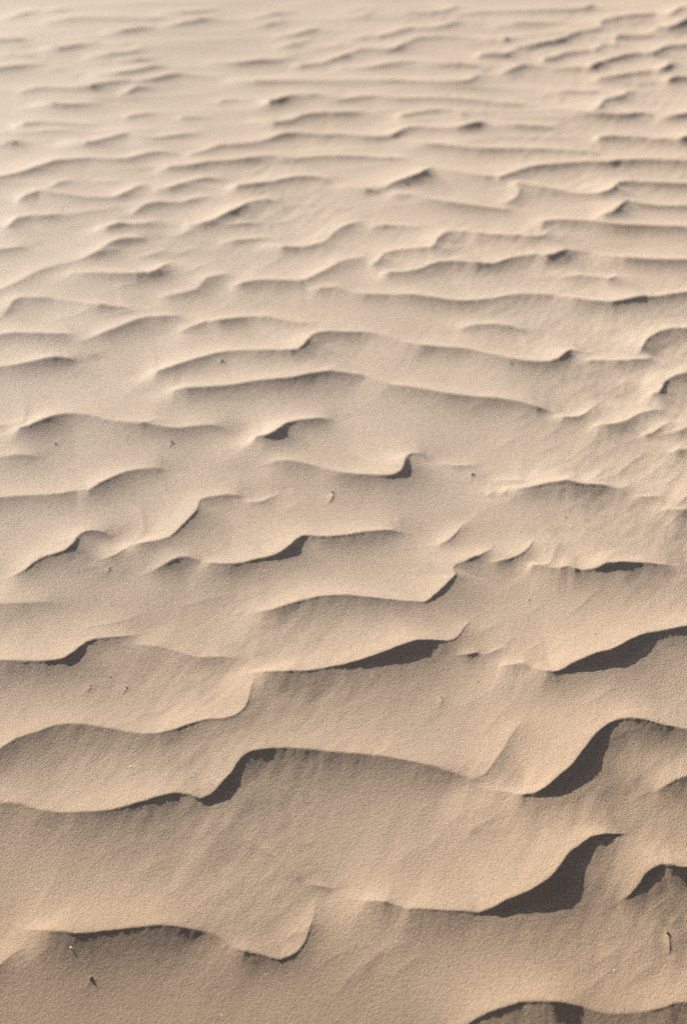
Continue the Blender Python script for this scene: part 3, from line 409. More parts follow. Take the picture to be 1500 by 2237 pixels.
 [(-1.4869,5.1239,0,0),(-1.3342,5.0463,16.4,0),(-1.2278,5.0112,19.4,0),(-1.1745,4.9913,22.3,0),(-1.1535,5.0618,5.8,0)],
 [(-1.2281,5.2114,5.8,0),(-1.1797,5.2302,19.4,0),(-1.1218,5.2409,19.4,0),(-1.0348,5.227,17.9,0),(-0.9331,5.2226,9.8,0)],
 [(-1.208,5.5134,5.8,0),(-1.1111,5.4728,19.4,0),(-1.0408,5.4739,17.9,0),(-0.9335,5.5205,5.8,0)],
 [(-0.8298,5.3128,3.4,0),(-0.8036,5.3415,11.4,0),(-0.7473,5.3753,9.7,0),(-0.7045,5.3785,3.4,0)],
 [(-0.6395,5.3376,3.6,0),(-0.6036,5.3255,11,0),(-0.5696,5.3313,11,0),(-0.4922,5.3321,3.6,0)],
 [(-0.3424,5.2791,9.8,0),(-0.2536,5.2114,25,2.7),(-0.1872,5.2496,22.3,0),(-0.1545,5.3045,19.4,0),(-0.0862,5.3331,19.4,0),(0,5.3346,19.4,0),(0.0871,5.39,5.8,0)],
 [(-0.3101,5.5041,16.4,2.8),(-0.2818,5.471,27.6,3.7),(-0.2557,5.4796,30.2,1.1),(-0.2338,5.5088,27.6,0.7),(-0.2138,5.5437,19.4,0),(-0.1794,5.5875,16.4,0),(-0.0894,5.5646,19.4,0),(-0.0177,5.5079,19.4,0),(0.0534,5.5343,19.4,0),(0.1248,5.5519,17.9,0),(0.2126,5.51,19.4,0),(0.3012,5.5117,17.9,0),(0.3717,5.5072,19.4,0),(0.476,5.4819,19.4,0),(0.5791,5.4499,16.4,0),(0.6482,5.4391,16.4,0),(0.7123,5.4582,5.8,0)],
 [(-0.4968,5.5068,3.3,0),(-0.4641,5.5481,10.1,0),(-0.4288,5.556,9.2,0),(-0.3654,5.5372,3.3,0)],
 [(-0.4737,5.8133,5.8,0),(-0.3509,5.7814,19.4,0),(-0.24,5.7809,17.9,0),(-0.1292,5.7808,17.9,0),(0,5.7787,17.9,0),(0.1291,5.7748,17.9,0),(0.2748,5.7334,19.4,0),(0.3835,5.713,22.3,0),(0.4747,5.7131,25,0.7),(0.5042,5.7417,22.3,2.3),(0.5378,5.8154,16.4,2),(0.5856,5.8923,5.8,0)],
 [(-0.8438,5.81,5.8,0),(-0.7788,5.8094,17.9,0),(-0.728,5.8562,20.9,0),(-0.6767,5.9022,17.9,0),(-0.6198,5.8917,13.2,0),(-0.5154,5.8749,5.8,0)],
 [(-1.2959,5.6465,5.8,0),(-1.2236,5.703,16.4,0),(-1.0944,5.6948,16.4,0),(-1.0391,5.6938,22.3,0),(-1.002,5.6923,27.6,0.6),(-0.9724,5.74,22.3,0),(-0.8858,5.7788,19.4,0),(-0.7853,5.7842,5.8,0)],
 [(-0.8959,5.6383,3.9,0),(-0.851,5.6445,14.8,0),(-0.8214,5.7001,12.9,0),(-0.7604,5.7218,3.9,0)],
 [(-1.0423,5.8909,5.8,0),(-0.9206,5.9011,19.4,0),(-0.7986,5.9837,19.4,0),(-0.7408,6.0603,5.8,0)],
 [(-1.6712,5.8956,0,0),(-1.5295,5.9347,13.9,0),(-1.4251,5.9762,16.4,0),(-1.3554,6.009,16.4,0),(-1.2626,6.0742,5.8,0)],
 [(-1.2339,5.9646,2.5,0),(-1.1809,5.9904,7.7,0),(-1.1337,5.9906,2.5,0)],
 [(-1.1019,6.1587,5.8,0),(-0.9975,6.1847,19.4,0),(-0.906,6.2348,16.4,0),(-0.8644,6.3458,5.8,0)],
 [(-0.9587,6.1087,4.3,0),(-0.8718,6.1142,15.3,0),(-0.7901,6.1587,4.3,0)],
 [(-0.5815,6.1093,5.8,0),(-0.4428,6.0701,22.3,0),(-0.3478,6.0945,25,0),(-0.2714,6.1176,17.9,0),(-0.2062,6.205,5.8,0)],
 [(-0.2196,6.0042,5.8,0),(-0.1723,6.0279,19.4,0),(-0.0962,6.0607,16.4,0),(-0.0387,6.1125,19.4,0),(0.0294,6.1936,9.8,0)],
 [(-1.3212,6.2933,5.8,0),(-1.2276,6.275,22.3,0),(-1.1567,6.3279,19.4,0),(-1.0799,6.4122,5.8,0)],
 [(-1.0509,6.3922,3.2,0),(-0.9648,6.3809,10.8,0),(-0.9186,6.4124,3.2,0)],
 [(-1.7932,6.395,0,0),(-1.6295,6.3902,16.4,0),(-1.5164,6.4258,19.4,0),(-1.4372,6.4368,19.4,0),(-1.3934,6.467,5.8,0)],
 [(-1.4536,6.2095,8,0),(-1.3505,6.1852,9.9,0),(-1.3113,6.184,3.5,0)],
 [(-1.082,6.5665,5.8,0),(-0.9897,6.5759,22.3,0),(-0.9141,6.634,19.4,0),(-0.8466,6.6759,5.8,0)],
 [(-1.3999,6.7817,5.8,0),(-1.2812,6.8389,16.4,0),(-1.1759,6.8518,16.4,0),(-0.895,6.8263,16.4,0),(-0.826,6.8767,5.8,0)],
 [(-1.5953,6.9066,8.9,0),(-1.5188,6.9627,17.7,0),(-1.4656,7.0829,5.3,0)],
 [(-1.4328,7.0244,3.4,0),(-1.362,7.059,11.5,0),(-1.3143,7.1027,3.4,0)],
 [(-0.8347,6.6618,5.8,0),(-0.7369,6.7341,19.4,0),(-0.6583,6.8006,19.4,0),(-0.5706,6.902,5.8,0)],
 [(-0.8792,6.9674,5.8,0),(-0.7583,6.9563,19.4,0),(-0.6548,7.0142,16.4,0),(-0.5848,7.0974,5.8,0)],
 [(-0.4194,6.6953,4.8,0),(-0.3375,6.745,16.2,0),(-0.2665,6.8242,4.8,0)],
 [(-0.3182,6.5324,5.8,0),(-0.2257,6.5354,19.4,0),(-0.1451,6.6146,19.4,0),(-0.0946,6.7174,5.8,0)],
 [(-0.3096,6.3271,5.6,0),(-0.221,6.3742,18.9,0),(-0.1325,6.4785,5.6,0)],
 [(-0.4398,6.8727,5.8,0),(-0.3247,6.947,19.4,0),(-0.23,7.0371,5.8,0)],
 [(-0.1496,6.3167,5.3,0),(-0.02,6.3468,15,0),(0.0603,6.3773,5.3,0)],
 [(-1.0585,4.3952,5.2,0),(-1.038,4.4073,13.4,0),(-1.0206,4.4354,17.5,0),(-0.9877,4.4595,20.1,0),(-0.9167,4.4352,20.5,0),(-0.8389,4.4092,19.3,0),(-0.7497,4.4023,17.5,0),(-0.7084,4.4273,22.5,0.5),(-0.6745,4.508,16.4,0),(-0.6452,4.5726,5.8,0)],
 [(-0.9751,4.473,3.5,0),(-0.9378,4.5558,9.7,0),(-0.8938,4.6066,3.8,0)],
 [(-0.8297,4.5864,2.2,0),(-0.7841,4.5885,6.2,0),(-0.7405,4.5697,2.2,0)],
 [(-0.6277,4.4884,5.8,0),(-0.5679,4.4932,18.8,0),(-0.5137,4.5527,17.9,0),(-0.4572,4.5989,17.9,0),(-0.3898,4.6087,5.8,0)],
 [(-0.3773,4.5392,5.8,0),(-0.3447,4.5096,22.3,0),(-0.2858,4.5286,23.6,0),(-0.2273,4.5682,19.4,0),(-0.1527,4.6098,22.3,0),(-0.0917,4.6166,16.4,0),(-0.0381,4.5961,5.8,0)],
 [(-1.0417,4.1516,6.3,0),(-1.0224,4.1799,14.9,0),(-1.0101,4.2272,16.7,0),(-0.9712,4.247,16.1,0),(-0.9149,4.2515,14.3,0),(-0.8878,4.2988,4.7,0)],
 [(-0.6643,4.2453,3.3,0),(-0.6481,4.2915,13.9,0),(-0.6246,4.3386,16.1,0),(-0.5835,4.361,17.9,0),(-0.5262,4.3696,13.7,0),(-0.4842,4.3924,17.5,0),(-0.4232,4.4509,5.2,0)],
 [(-0.7658,4.1564,6.5,0),(-0.7209,4.1453,19.8,0),(-0.6886,4.1665,21.7,0),(-0.6478,4.174,14.2,0),(-0.6067,4.1833,13.5,0),(-0.5641,4.2412,4.8,0)],
 [(-0.5001,4.1693,5.9,0),(-0.4364,4.1726,20.5,0),(-0.3962,4.202,22.5,0),(-0.3698,4.2309,27.2,1.2),(-0.3435,4.2655,28.3,3.8),(-0.3177,4.311,25.3,2.6),(-0.2921,4.3679,17.5,0),(-0.2493,4.3883,16.6,0),(-0.184,4.4013,5.5,0)],
 [(-0.5277,4.0947,2.2,0),(-0.488,4.1176,5,0),(-0.4494,4.1583,2.2,0)],
 [(-0.373,4.1676,2.6,0),(-0.3107,4.1857,8,0),(-0.2624,4.2046,2.6,0)],
 [(-0.7548,3.9076,5.1,0),(-0.7201,3.9488,13.2,0),(-0.6957,4.0139,17.3,0),(-0.672,4.0406,19.6,0),(-0.6202,4.0633,16,0),(-0.5874,4.0716,5.3,0)],
 [(-0.3782,4.0443,4.2,0),(-0.3303,4.0532,12.6,0),(-0.2625,4.0727,11.9,0),(-0.2005,4.0736,4.5,0)],
 [(-0.6176,3.9257,2.6,0),(-0.5666,3.9506,6.7,0),(-0.5251,4.0016,2.6,0)],
 [(-1.2007,3.9515,0,0),(-1.0929,3.9567,13.6,0),(-1.0158,3.9748,15.1,0),(-0.9663,3.9978,13.4,0),(-0.9365,4.016,5.2,0)],
 [(-0.2466,4.0275,7.3,0),(-0.1763,3.9827,24.3,0),(-0.1222,3.9877,18,0),(-0.0682,4.0143,20,0),(-0.0413,4.0649,17.9,0),(-0.0209,4.1161,17.6,0),(0.0141,4.1644,17.5,0),(0.0641,4.2269,5.2,0)],
 [(0.0703,4.1624,4.5,0),(0.1264,4.1607,14.7,0),(0.1686,4.162,10.5,0),(0.2454,4.1505,4.8,0)],
 [(0.0323,6.9133,3.8,0),(0.0861,6.9021,12.5,0),(0.1191,6.9464,12.5,0),(0.1464,7.0183,3.8,0)],
 [(0.2077,7.0224,5.8,0),(0.325,6.9555,19.4,0),(0.4334,6.9578,19.4,0),(0.502,7.0155,19.4,0),(0.5497,7.1354,13.2,0)],
 [(0,6.9705,4.6,0),(0.088,7.077,7.8,0),(0.1754,7.0451,4.6,0)],
 [(0.5057,6.8994,5.8,0),(0.6527,6.9864,16.4,0),(0.7633,7.0044,16.4,0),(0.9371,7.0004,19.4,0),(1.0689,7.0096,19.4,0),(1.1584,7.0293,22.3,0.7),(1.2029,7.1075,22.3,0.7)],
 [(0.6731,6.7185,5.8,0),(0.8005,6.7353,20.9,0),(0.9066,6.7434,19.4,0),(1.0309,6.8011,5.8,0)],
 [(-0.0203,6.4468,5.8,0),(0.102,6.4893,16.4,0),(0.1837,6.5002,19.4,0),(0.247,6.5627,22.3,0.6),(0.3116,6.6302,19.4,0),(0.4157,6.6376,19.4,0),(0.5058,6.7412,19.4,0),(0.5585,6.8238,5.8,0)],
 [(-0.0194,6.1208,9.8,0),(0.0791,6.2661,17.9,0),(0.1972,6.2455,25,0),(0.2377,6.2808,25,0.6),(0.2812,6.3798,16.4,0),(0.3455,6.4649,17.9,0),(0.4688,6.4869,16.4,0),(0.6081,6.4453,14.9,0),(0.6855,6.4079,22.3,0),(0.7083,6.3967,30.2,1.2),(0.7384,6.4329,19.4,0.4),(0.8365,6.4948,19.4,0),(0.9627,6.5277,16.4,0),(1.0523,6.6527,5.8,0)],
 [(0.7516,6.2675,9.8,0),(0.7938,6.2923,22.3,0),(0.8785,6.3403,30.2,0.8),(0.9445,6.3892,30.2,0.8),(0.9943,6.46,22.3,0),(1.0456,6.5353,22.3,0),(1.1387,6.6077,22.3,0),(1.1701,6.6363,19.4,0),(1.1751,6.7094,16.4,0),(1.2177,6.7811,22.3,0),(1.2648,6.8114,25,0),(1.3447,6.8441,25,0),(1.456,6.8688,22.3,0),(1.5101,6.8231,22.3,0),(1.5462,6.8498,27.6,0.9),(1.5812,6.9175,25,0.9),(1.6246,6.9699,25,0),(1.7792,7.1034,21.1,0),(2.0494,7.4934,0,0)],
 [(0.5463,6.1637,9.8,0),(0.5837,6.1493,22.3,2.1),(0.6419,6.1488,27.6,2),(0.6906,6.1492,27.6,0.6),(0.7155,6.204,19.4,0),(0.7525,6.2757,13.2,0),(0.7739,6.2905,5.8,0)],
 [(0.8263,6.0876,9.8,0),(0.8493,6.0908,25,0.6),(0.89,6.1091,25,0.6),(0.961,6.2049,22.3,0),(1.0648,6.2439,22.3,0),(1.0841,6.2437,27.6,1),(1.1134,6.3062,22.3,0.6),(1.1409,6.3529,19.4,0),(1.1873,6.3293,19.4,0.4),(1.1965,6.4257,16.4,2.4),(1.2266,6.4865,25,0),(1.327,6.4994,19.4,0),(1.4018,6.5477,5.8,0)],
 [(1.0061,5.9463,19.4,0.8),(1.0261,5.9572,30.2,1),(1.0698,6.0209,27.6,0.6),(1.1418,6.1092,25,0),(1.2104,6.1714,25,0),(1.2739,6.1973,22.3,0),(1.3212,6.1904,27.6,0.8),(1.3597,6.242,27.6,0.8),(1.4124,6.3098,25,0),(1.4982,6.3393,25,0),(1.629,6.3882,21.1,0),(1.8177,6.4955,0,0)],
 [(1.4069,6.6531,9.8,0),(1.4301,6.6161,25,2.2),(1.4697,6.6088,30.2,0.8),(1.504,6.6274,32.7,1.9),(1.5406,6.678,32.7,2.3),(1.5763,6.7311,32.7,1.9),(1.7438,7.0003,27.6,1),(2.0348,7.5707,0,0)],
 [(1.0037,5.8209,9.8,0),(1.0384,5.8103,22.3,0),(1.0962,5.8256,25,0),(1.1826,5.894,22.3,0),(1.2627,5.9226,25,0.4),(1.2967,5.9069,30.2,1.3),(1.3237,5.9318,32.7,2.7),(1.3502,5.9913,30.2,1.6),(1.4019,6.1004,13.2,0)],
 [(-0.0286,5.9904,9.8,0),(0.095,5.977,19.4,0),(0.1911,6.0198,22.3,0),(0.2885,6.0653,16.4,0),(0.4015,6.023,16.4,0),(0.4772,6.0113,16.4,0),(0.5616,5.989,5.8,0)],
 [(0.6334,5.8806,5.6,0),(0.6758,5.8989,21.6,0),(0.7416,5.9858,17.4,0),(0.8137,6.028,5.6,0)],
 [(0.8436,5.9571,4.5,0),(0.9503,5.9776,14,0),(1.0297,5.9413,4.5,0)],
 [(1.2849,5.7831,5.8,0),(1.3111,5.7824,22.3,0),(1.3438,5.8079,22.3,0),(1.3917,5.8165,22.3,0),(1.513,5.8611,18.8,0),(1.6847,5.9477,0,0)],
 [(0.929,5.3015,5.8,0),(0.9494,5.3268,16.4,3.7),(0.9735,5.3839,22.3,3.4),(1.0042,5.4771,22.3,1),(1.0548,5.517,25,0.7),(1.0873,5.5509,22.3,0.4),(1.1209,5.6199,19.4,0),(1.1869,5.6994,5.8,0)],
 [(0.7969,5.6479,5.6,0),(0.8833,5.6214,17.3,0),(0.9724,5.6157,17.3,0),(1.0267,5.6709,5.6,0)],
 [(0.1798,5.2864,5.8,0),(0.2227,5.2955,19.4,0),(0.2932,5.3384,17.9,0),(0.3636,5.3621,16.4,0),(0.4301,5.3235,16.4,0),(0.4447,5.2386,5.8,0)],
 [(0.1725,5.0353,5.8,0),(0.1861,5.0527,22.3,0.8),(0.2072,5.0953,22.3,0.8),(0.2425,5.1471,19.4,0),(0.301,5.146,17.9,0),(0.367,5.1315,19.4,0),(0.4161,5.121,25,2.7),(0.4414,5.1268,30.2,1.2),(0.4758,5.1429,31.4,1.7),(0.5032,5.1719,25,0.7),(0.5299,5.2409,5.8,0)],
 [(0.5471,5.1869,5.8,0),(0.6365,5.1574,20.9,0),(0.7204,5.157,17.9,0),(0.7964,5.155,5.8,0)],
 [(0.7663,5.3948,5.8,0),(0.8782,5.3286,17.9,0),(0.925,5.296,19.4,0),(0.9908,5.2789,19.4,0),(1.0609,5.2886,22.3,0),(1.1185,5.3223,19.4,0),(1.1678,5.3079,13.2,0),(1.2029,5.27,22.3,1.8),(1.2386,5.2794,27.6,0.7),(1.2849,5.2981,27.6,0.7),(1.4019,5.3658,23.4,0.4),(1.5727,5.4961,0,0)],
 [(0.8912,5.0356,5.8,0),(0.918,5.0237,22.3,0),(0.9689,5.0345,22.3,0),(1.0348,5.035,20.9,0),(1.1127,5.0116,19.4,0),(1.1755,4.9982,22.3,0),(1.1983,4.9921,30.2,0.8),(1.2249,5.0043,32.7,1.2),(1.3387,5.0905,27.6,0.6),(1.5119,5.2658,0,0)],
 [(0.1964,5.0115,5.8,0),(0.2914,4.9493,19.4,0),(0.4021,4.9109,20.9,0),(0.4806,4.8892,22.3,0),(0.5929,4.8906,20.9,0),(0.7206,4.8854,19.4,0),(0.8631,4.8727,14.9,0),(0.8994,4.8967,5.8,0)],
 [(0.5015,4.5858,5.8,0),(0.5195,4.5859,16.4,1.9),(0.5565,4.6085,22.3,0.9),(0.6174,4.6754,20.9,0),(0.7009,4.7247,19.4,0),(0.7974,4.7451,19.4,0),(0.8585,4.738,25,2.5),(0.9047,4.7347,28.9,1),(0.9316,4.756,25,0.5),(0.9907,4.7782,22.3,0),(1.0549,4.7843,22.3,0),(1.1795,4.7762,22.3,0),(1.2749,4.7783,18.8,0),(1.4088,4.8035,0,0)],
 [(-0.0159,4.8249,5.3,0),(0.0792,4.8194,5.3,0)],
 [(0.1267,4.474,5.2,0),(0.1419,4.4937,14.8,1.8),(0.1649,4.5164,22.3,1.1),(0.1957,4.5408,27.6,0.9),(0.2268,4.5643,31.4,2),(0.2506,4.5892,31.4,2.5),(0.2703,4.6208,30.2,4.8),(0.2888,4.6789,19.4,2.9),(0.3028,4.7048,13.2,0),(0.3544,4.6627,16.4,0),(0.4134,4.628,17.9,0),(0.4717,4.5945,19.4,0),(0.5093,4.5893,13.2,0)],
 [(0.5335,4.5214,5.8,0),(0.5778,4.5199,16.4,0),(0.6415,4.4855,22.4,0),(0.7111,4.4464,26.1,0),(0.7799,4.4122,27.8,0),(0.8222,4.4033,28.2,3.7),(0.8512,4.4214,28.3,5.2),(0.879,4.4657,29.1,5.4),(0.9037,4.5364,22.3,0.8),(0.9536,4.5607,22.3,0),(1.0267,4.5458,22.3,0),(1.1308,4.5381,22.3,0),(1.2222,4.5402,18.8,0),(1.3545,4.5777,0,0)],
 [(0.7686,4.2308,6.6,0),(0.8092,4.2243,21.5,0),(0.8402,4.2422,27.2,1.2),(0.8591,4.2721,27.6,5.8),(0.8779,4.3143,25.2,4),(0.9027,4.3541,20.5,1.7),(0.9433,4.3347,24.1,0),(1.0003,4.3279,22.8,0),(1.0899,4.3383,21.8,0),(1.1803,4.3502,17.7,0),(1.3096,4.3927,0,0)],
 [(-0.0151,4.5434,6.4,0),(0.0746,4.484,16,0),(0.1267,4.474,4.5,0)],
 [(0.1331,4.4321,6.5,0),(0.1772,4.4266,15.2,0),(0.221,4.4176,18.6,0),(0.2632,4.3772,20.5,0),(0.3338,4.3374,24.3,0),(0.419,4.3131,21.6,0),(0.5044,4.2975,15.1,0),(0.5431,4.3184,5.2,0)],
 [(0.4896,4.3687,4.2,0),(0.5339,4.376,13.2,0),(0.5561,4.4079,13.7,0),(0.569,4.4628,13.5,0),(0.5619,4.5104,7.4,0),(0.5501,4.5395,2.6,0)],
 [(0.5884,4.0793,5.7,0),(0.6055,4.1409,15.9,0),(0.6205,4.185,20,0),(0.6775,4.1898,24,0),(0.7461,4.1762,24.3,0),(0.8252,4.1443,26.3,0),(0.909,4.1423,25.2,0),(1.0056,4.1354,27.3,0),(1.0464,4.1293,26.9,0),(1.1301,4.1269,20.8,0),(1.2501,4.1518,0,0)],
]
STREAKS = [
 [(0.5041,2.7667,1.1,0),(0.5222,2.7866,2,0),(0.5468,2.8149,2,0),(0.5778,2.8509,1.1,0)],
 [(0.5422,2.7458,0.9,0),(0.567,2.7757,1.6,0),(0.6038,2.8137,0.9,0)],
 [(0.3943,2.9029,0.7,0),(0.4171,2.9194,1.2,0),(0.4463,2.9439,0.7,0)],
 [(0.4533,2.8606,0.9,0),(0.4828,2.8879,1.6,0),(0.5188,2.9226,0.9,0)],
 [(0.5946,2.6916,1.3,0),(0.6202,2.7237,2.6,0),(0.6523,2.7627,2.3,0),(0.6826,2.7899,1.3,0)],
 [(0.652,2.6737,1,0),(0.6772,2.7024,1.9,0),(0.7157,2.7472,1,0)],
 [(0.6968,2.6482,0.8,0),(0.7155,2.6673,1.5,0),(0.7481,2.7054,1.2,0)],
 [(0.3427,2.5837,0.7,0),(0.3686,2.6021,1.2,0),(0.3939,2.6116,0.7,0)],
 [(0.2469,2.4756,0.9,0),(0.2645,2.5176,1.6,0),(0.2867,2.5544,0.9,0)],
 [(0.4649,2.5457,0.7,0),(0.4868,2.5666,1.2,0),(0.5184,2.5865,0.7,0)],
 [(0.5902,2.5429,0.8,0),(0.6194,2.5739,1.3,0),(0.6468,2.5938,0.8,0)],
 [(0.6549,2.4743,0.8,0),(0.6778,2.4964,1.5,0),(0.7111,2.5255,1.2,0)],
 [(0.4315,2.1891,0.9,0),(0.4516,2.2089,1.7,0),(0.4729,2.2361,1.7,0),(0.4891,2.2566,0.9,0)],
 [(0.3493,2.1904,0.7,0),(0.3689,2.2101,1.2,0),(0.3893,2.236,0.7,0)],
 [(0.3029,2.2562,0.7,0),(0.3227,2.2769,1,0),(0.3469,2.2964,0.7,0)],
 [(0.2473,2.119,0.7,0),(0.2667,2.1439,1.4,0),(0.295,2.1697,0.7,0)],
 [(0.26,2.0657,0.7,0),(0.286,2.0762,1.5,0),(0.3154,2.1154,0.7,0)],
 [(0.3263,2.0608,0.7,0),(0.346,2.0854,1.3,0),(0.3741,2.1077,0.7,0)],
 [(0.3684,2.062,0.7,0),(0.3871,2.0794,1.3,0),(0.4155,2.1044,0.7,0)],
 [(0.2932,1.9757,0.7,0),(0.318,1.9825,1.3,0),(0.3358,1.9998,0.7,0)],
 [(0.2174,1.9359,0.7,0),(0.2432,1.9578,1.2,0),(0.2687,1.9727,0.7,0)],
 [(0.2433,1.8618,0.8,0),(0.2707,1.9057,1.4,0),(0.2888,1.9286,0.8,0)],
 [(0.2627,1.7366,0.7,0),(0.2803,1.7632,1.3,0),(0.298,1.7882,0.7,0)],
 [(0.0535,1.7916,0.7,0),(0.0691,1.8046,1,0),(0.0852,1.8275,0.7,0)],
 [(0.1879,1.6225,0.9,0),(0.2076,1.6463,1.7,0),(0.2342,1.662,1.5,0),(0.2573,1.6775,0.9,0)],
 [(0.1686,1.6612,0.7,0),(0.1879,1.6772,1.2,0),(0.2074,1.6943,0.7,0)],
 [(0.1224,1.6087,0.7,0),(0.1413,1.6263,1.2,0),(0.1645,1.6524,0.7,0)],
 [(0.0784,1.5814,0.7,0),(0.0969,1.5995,1,0),(0.1156,1.6181,0.7,0)],
 [(0.204,1.6468,0.9,0),(0.2324,1.6396,1.2,0),(0.2543,1.6433,0.7,0)],
 [(0.0538,1.4188,0.7,0),(0.0742,1.4314,1.4,0),(0.0879,1.4379,0.7,0)],
 [(0.0199,1.3847,0.7,0),(0.0334,1.4052,1.4,0),(0.0539,1.4257,1.5,0),(0.0676,1.4356,0.7,0)],
 [(-0.0132,1.3575,0.7,0),(0.0066,1.3846,1.2,0),(0.0268,1.4054,0.7,0)],
 [(0.0732,1.3903,0.7,0),(0.0902,1.4029,1.3,0),(0.114,1.4162,0.7,0)],
 [(-0.0335,1.4059,0.7,0),(-0.0135,1.4203,1.2,0),(0.0135,1.4349,0.7,0)],
 [(-0.3198,1.5707,0.7,0),(-0.3029,1.5788,1.3,0),(-0.2829,1.5922,0.7,0)],
 [(-0.3809,1.6015,0.7,0),(-0.3533,1.6128,1.2,0),(-0.3262,1.6291,0.7,0)],
 [(-0.134,1.5491,0.7,0),(-0.1169,1.5616,1.2,0),(-0.0998,1.5784,0.7,0)],
 [(-0.1048,1.5236,0.7,0),(-0.0879,1.5405,1.2,0),(-0.0708,1.5617,0.7,0)],
 [(-0.1102,1.4832,0.7,0),(-0.0933,1.495,1.2,0),(-0.0767,1.516,0.7,0)],
 [(0.3664,1.3994,0.7,0),(0.3894,1.4192,1.3,0),(0.4127,1.4392,0.7,0)],
 [(0.4005,1.3618,0.7,0),(0.4241,1.385,1.3,0),(0.4468,1.401,0.7,0)],
 [(0.354,1.3596,0.7,0),(0.3775,1.3842,1.2,0),(0.4006,1.4043,0.7,0)],
 [(0.4385,1.4316,0.7,0),(0.4558,1.4546,1,0),(0.4734,1.478,0.7,0)],
 [(0.4867,1.4658,0.7,0),(0.4938,1.4754,1.8,0),(0.5067,1.4887,1.3,0)],
 [(0.4522,1.6956,0.7,0),(0.4737,1.7123,1.2,0),(0.4948,1.7269,0.7,0)],
 [(-0.4806,2.1413,1,0),(-0.4394,2.1533,1.9,0),(-0.4154,2.166,1.9,0),(-0.3919,2.1844,1,0)],
 [(-0.2136,2.187,0.7,0),(-0.2007,2.1913,1.4,0),(-0.1881,2.2004,0.7,0)],
 [(-0.3077,2.2142,0.8,0),(-0.2652,2.2338,1.3,0),(-0.2307,2.2467,0.8,0)],
 [(-0.6247,2.3241,0.4,0),(-0.6119,2.3543,0.7,0),(-0.6067,2.3743,0.5,0)],
 [(-0.7235,3.3575,1.6,0),(-0.6702,3.3159,2.4,0),(-0.6364,3.2839,1.6,0)],
 [(-0.652,3.2711,0.7,0),(-0.6319,3.2926,1.3,0),(-0.6176,3.3144,0.7,0)],
 [(0.1413,3.3259,0.9,0),(0.1751,3.2894,1.4,0)],
 [(0.4613,3.3387,0.7,0),(0.4761,3.3665,1.4,0),(0.4978,3.3985,0.7,0)],
 [(-0.0829,4.0721,0.7,0),(-0.0629,4.1287,1.4,0),(-0.0422,4.1679,0.7,0)],
 [(-0.2533,3.0414,0.4,0),(-0.2104,3.0632,0.7,0)],
 [(-0.5477,2.3528,0.7,0),(-0.5238,2.376,0.7,0)],
 [(-0.5331,2.3122,0.7,0),(-0.499,2.3266,1.1,0),(-0.4643,2.3386,0.7,0)],
 [(-0.1257,2.541,0.7,0),(-0.1069,2.5594,1.3,0),(-0.0977,2.5793,0.7,0)],
 [(0.1385,2.3768,0.9,0),(0.1651,2.3566,1.8,0),(0.1835,2.3585,0.7,0)],
 [(0.1211,2.4093,0.7,0),(0.159,2.4214,1.2,0),(0.1873,2.4263,0.7,0)],
 [(-0.3078,2.0423,0.9,0),(-0.2719,2.0119,0.9,0)],
 [(-0.2533,1.9867,0.7,0),(-0.2307,2.0119,1.2,0),(-0.2075,2.036,0.7,0)],
 [(-0.2688,1.9762,0.7,0),(-0.2462,1.9992,1,0),(-0.2233,2.0237,0.7,0)],
 [(-0.4624,1.4079,0.7,0),(-0.444,1.4222,1,0),(-0.4314,1.4304,0.7,0)],
 [(-0.0666,1.4517,0.7,0),(-0.0579,1.459,1.8,0),(-0.0499,1.4697,1.8,0),(-0.0447,1.4813,0.7,0)],
 [(-0.0896,1.4441,0.7,0),(-0.0803,1.4524,1.6,0),(-0.0716,1.4578,1.6,0),(-0.0649,1.4637,0.7,0)],
 [(-0.5002,3.9568,0.8,0),(-0.4633,3.9964,2.2,0),(-0.4113,4.0275,0.8,0)],
 [(-0.5819,3.7501,0.8,0),(-0.5329,3.776,1.9,0),(-0.4863,3.8257,0.8,0)],
 [(-0.4579,3.8012,0.9,0),(-0.4238,3.8588,2.6,0),(-0.3822,3.9159,0.9,0)],
 [(-0.2511,3.8461,0.8,0),(-0.2135,3.8952,1.8,0),(-0.1749,3.9384,0.8,0)],
 [(-0.6628,3.6759,0.8,0),(-0.6171,3.7179,1.7,0),(-0.5675,3.7351,0.8,0)],
 [(-0.7718,3.4941,1,0),(-0.7264,3.5181,2,0),(-0.6805,3.5454,1,0)],
 [(-0.6262,3.5086,1.2,0),(-0.58,3.5328,2.9,0),(-0.5244,3.58,1.2,0)],
 [(0.5121,2.6199,1.2,0),(0.5391,2.6637,2.9,0),(0.5796,2.7239,1.2,0)],
 [(0.4466,2.8015,0.7,0),(0.4694,2.8195,1.7,0),(0.5044,2.8488,0.7,0)],
 [(0.3555,2.8263,0.8,0),(0.379,2.854,1.6,0),(0.4134,2.8823,0.8,0)],
 [(0.2823,2.9805,0.7,0),(0.3102,2.994,1.3,0),(0.3382,3.0066,0.7,0)],
 [(0.3977,2.9397,0.7,0),(0.4264,2.961,1.6,0),(0.4551,2.9806,0.7,0)],
 [(0.6354,3.0842,0.8,0),(0.668,3.1154,1.9,0),(0.6993,3.1357,0.8,0)],
 [(0.5567,3.0808,0.9,0),(0.5892,3.1142,2,0),(0.6209,3.1386,0.9,0)],
 [(0.6026,3.1701,0.7,0),(0.6283,3.1913,1.6,0),(0.6644,3.2028,0.7,0)],
 [(-0.2317,1.696,0.6,0),(-0.2231,1.678,1.8,0),(-0.2107,1.658,1.8,0),(-0.1969,1.6464,0.9,0)],
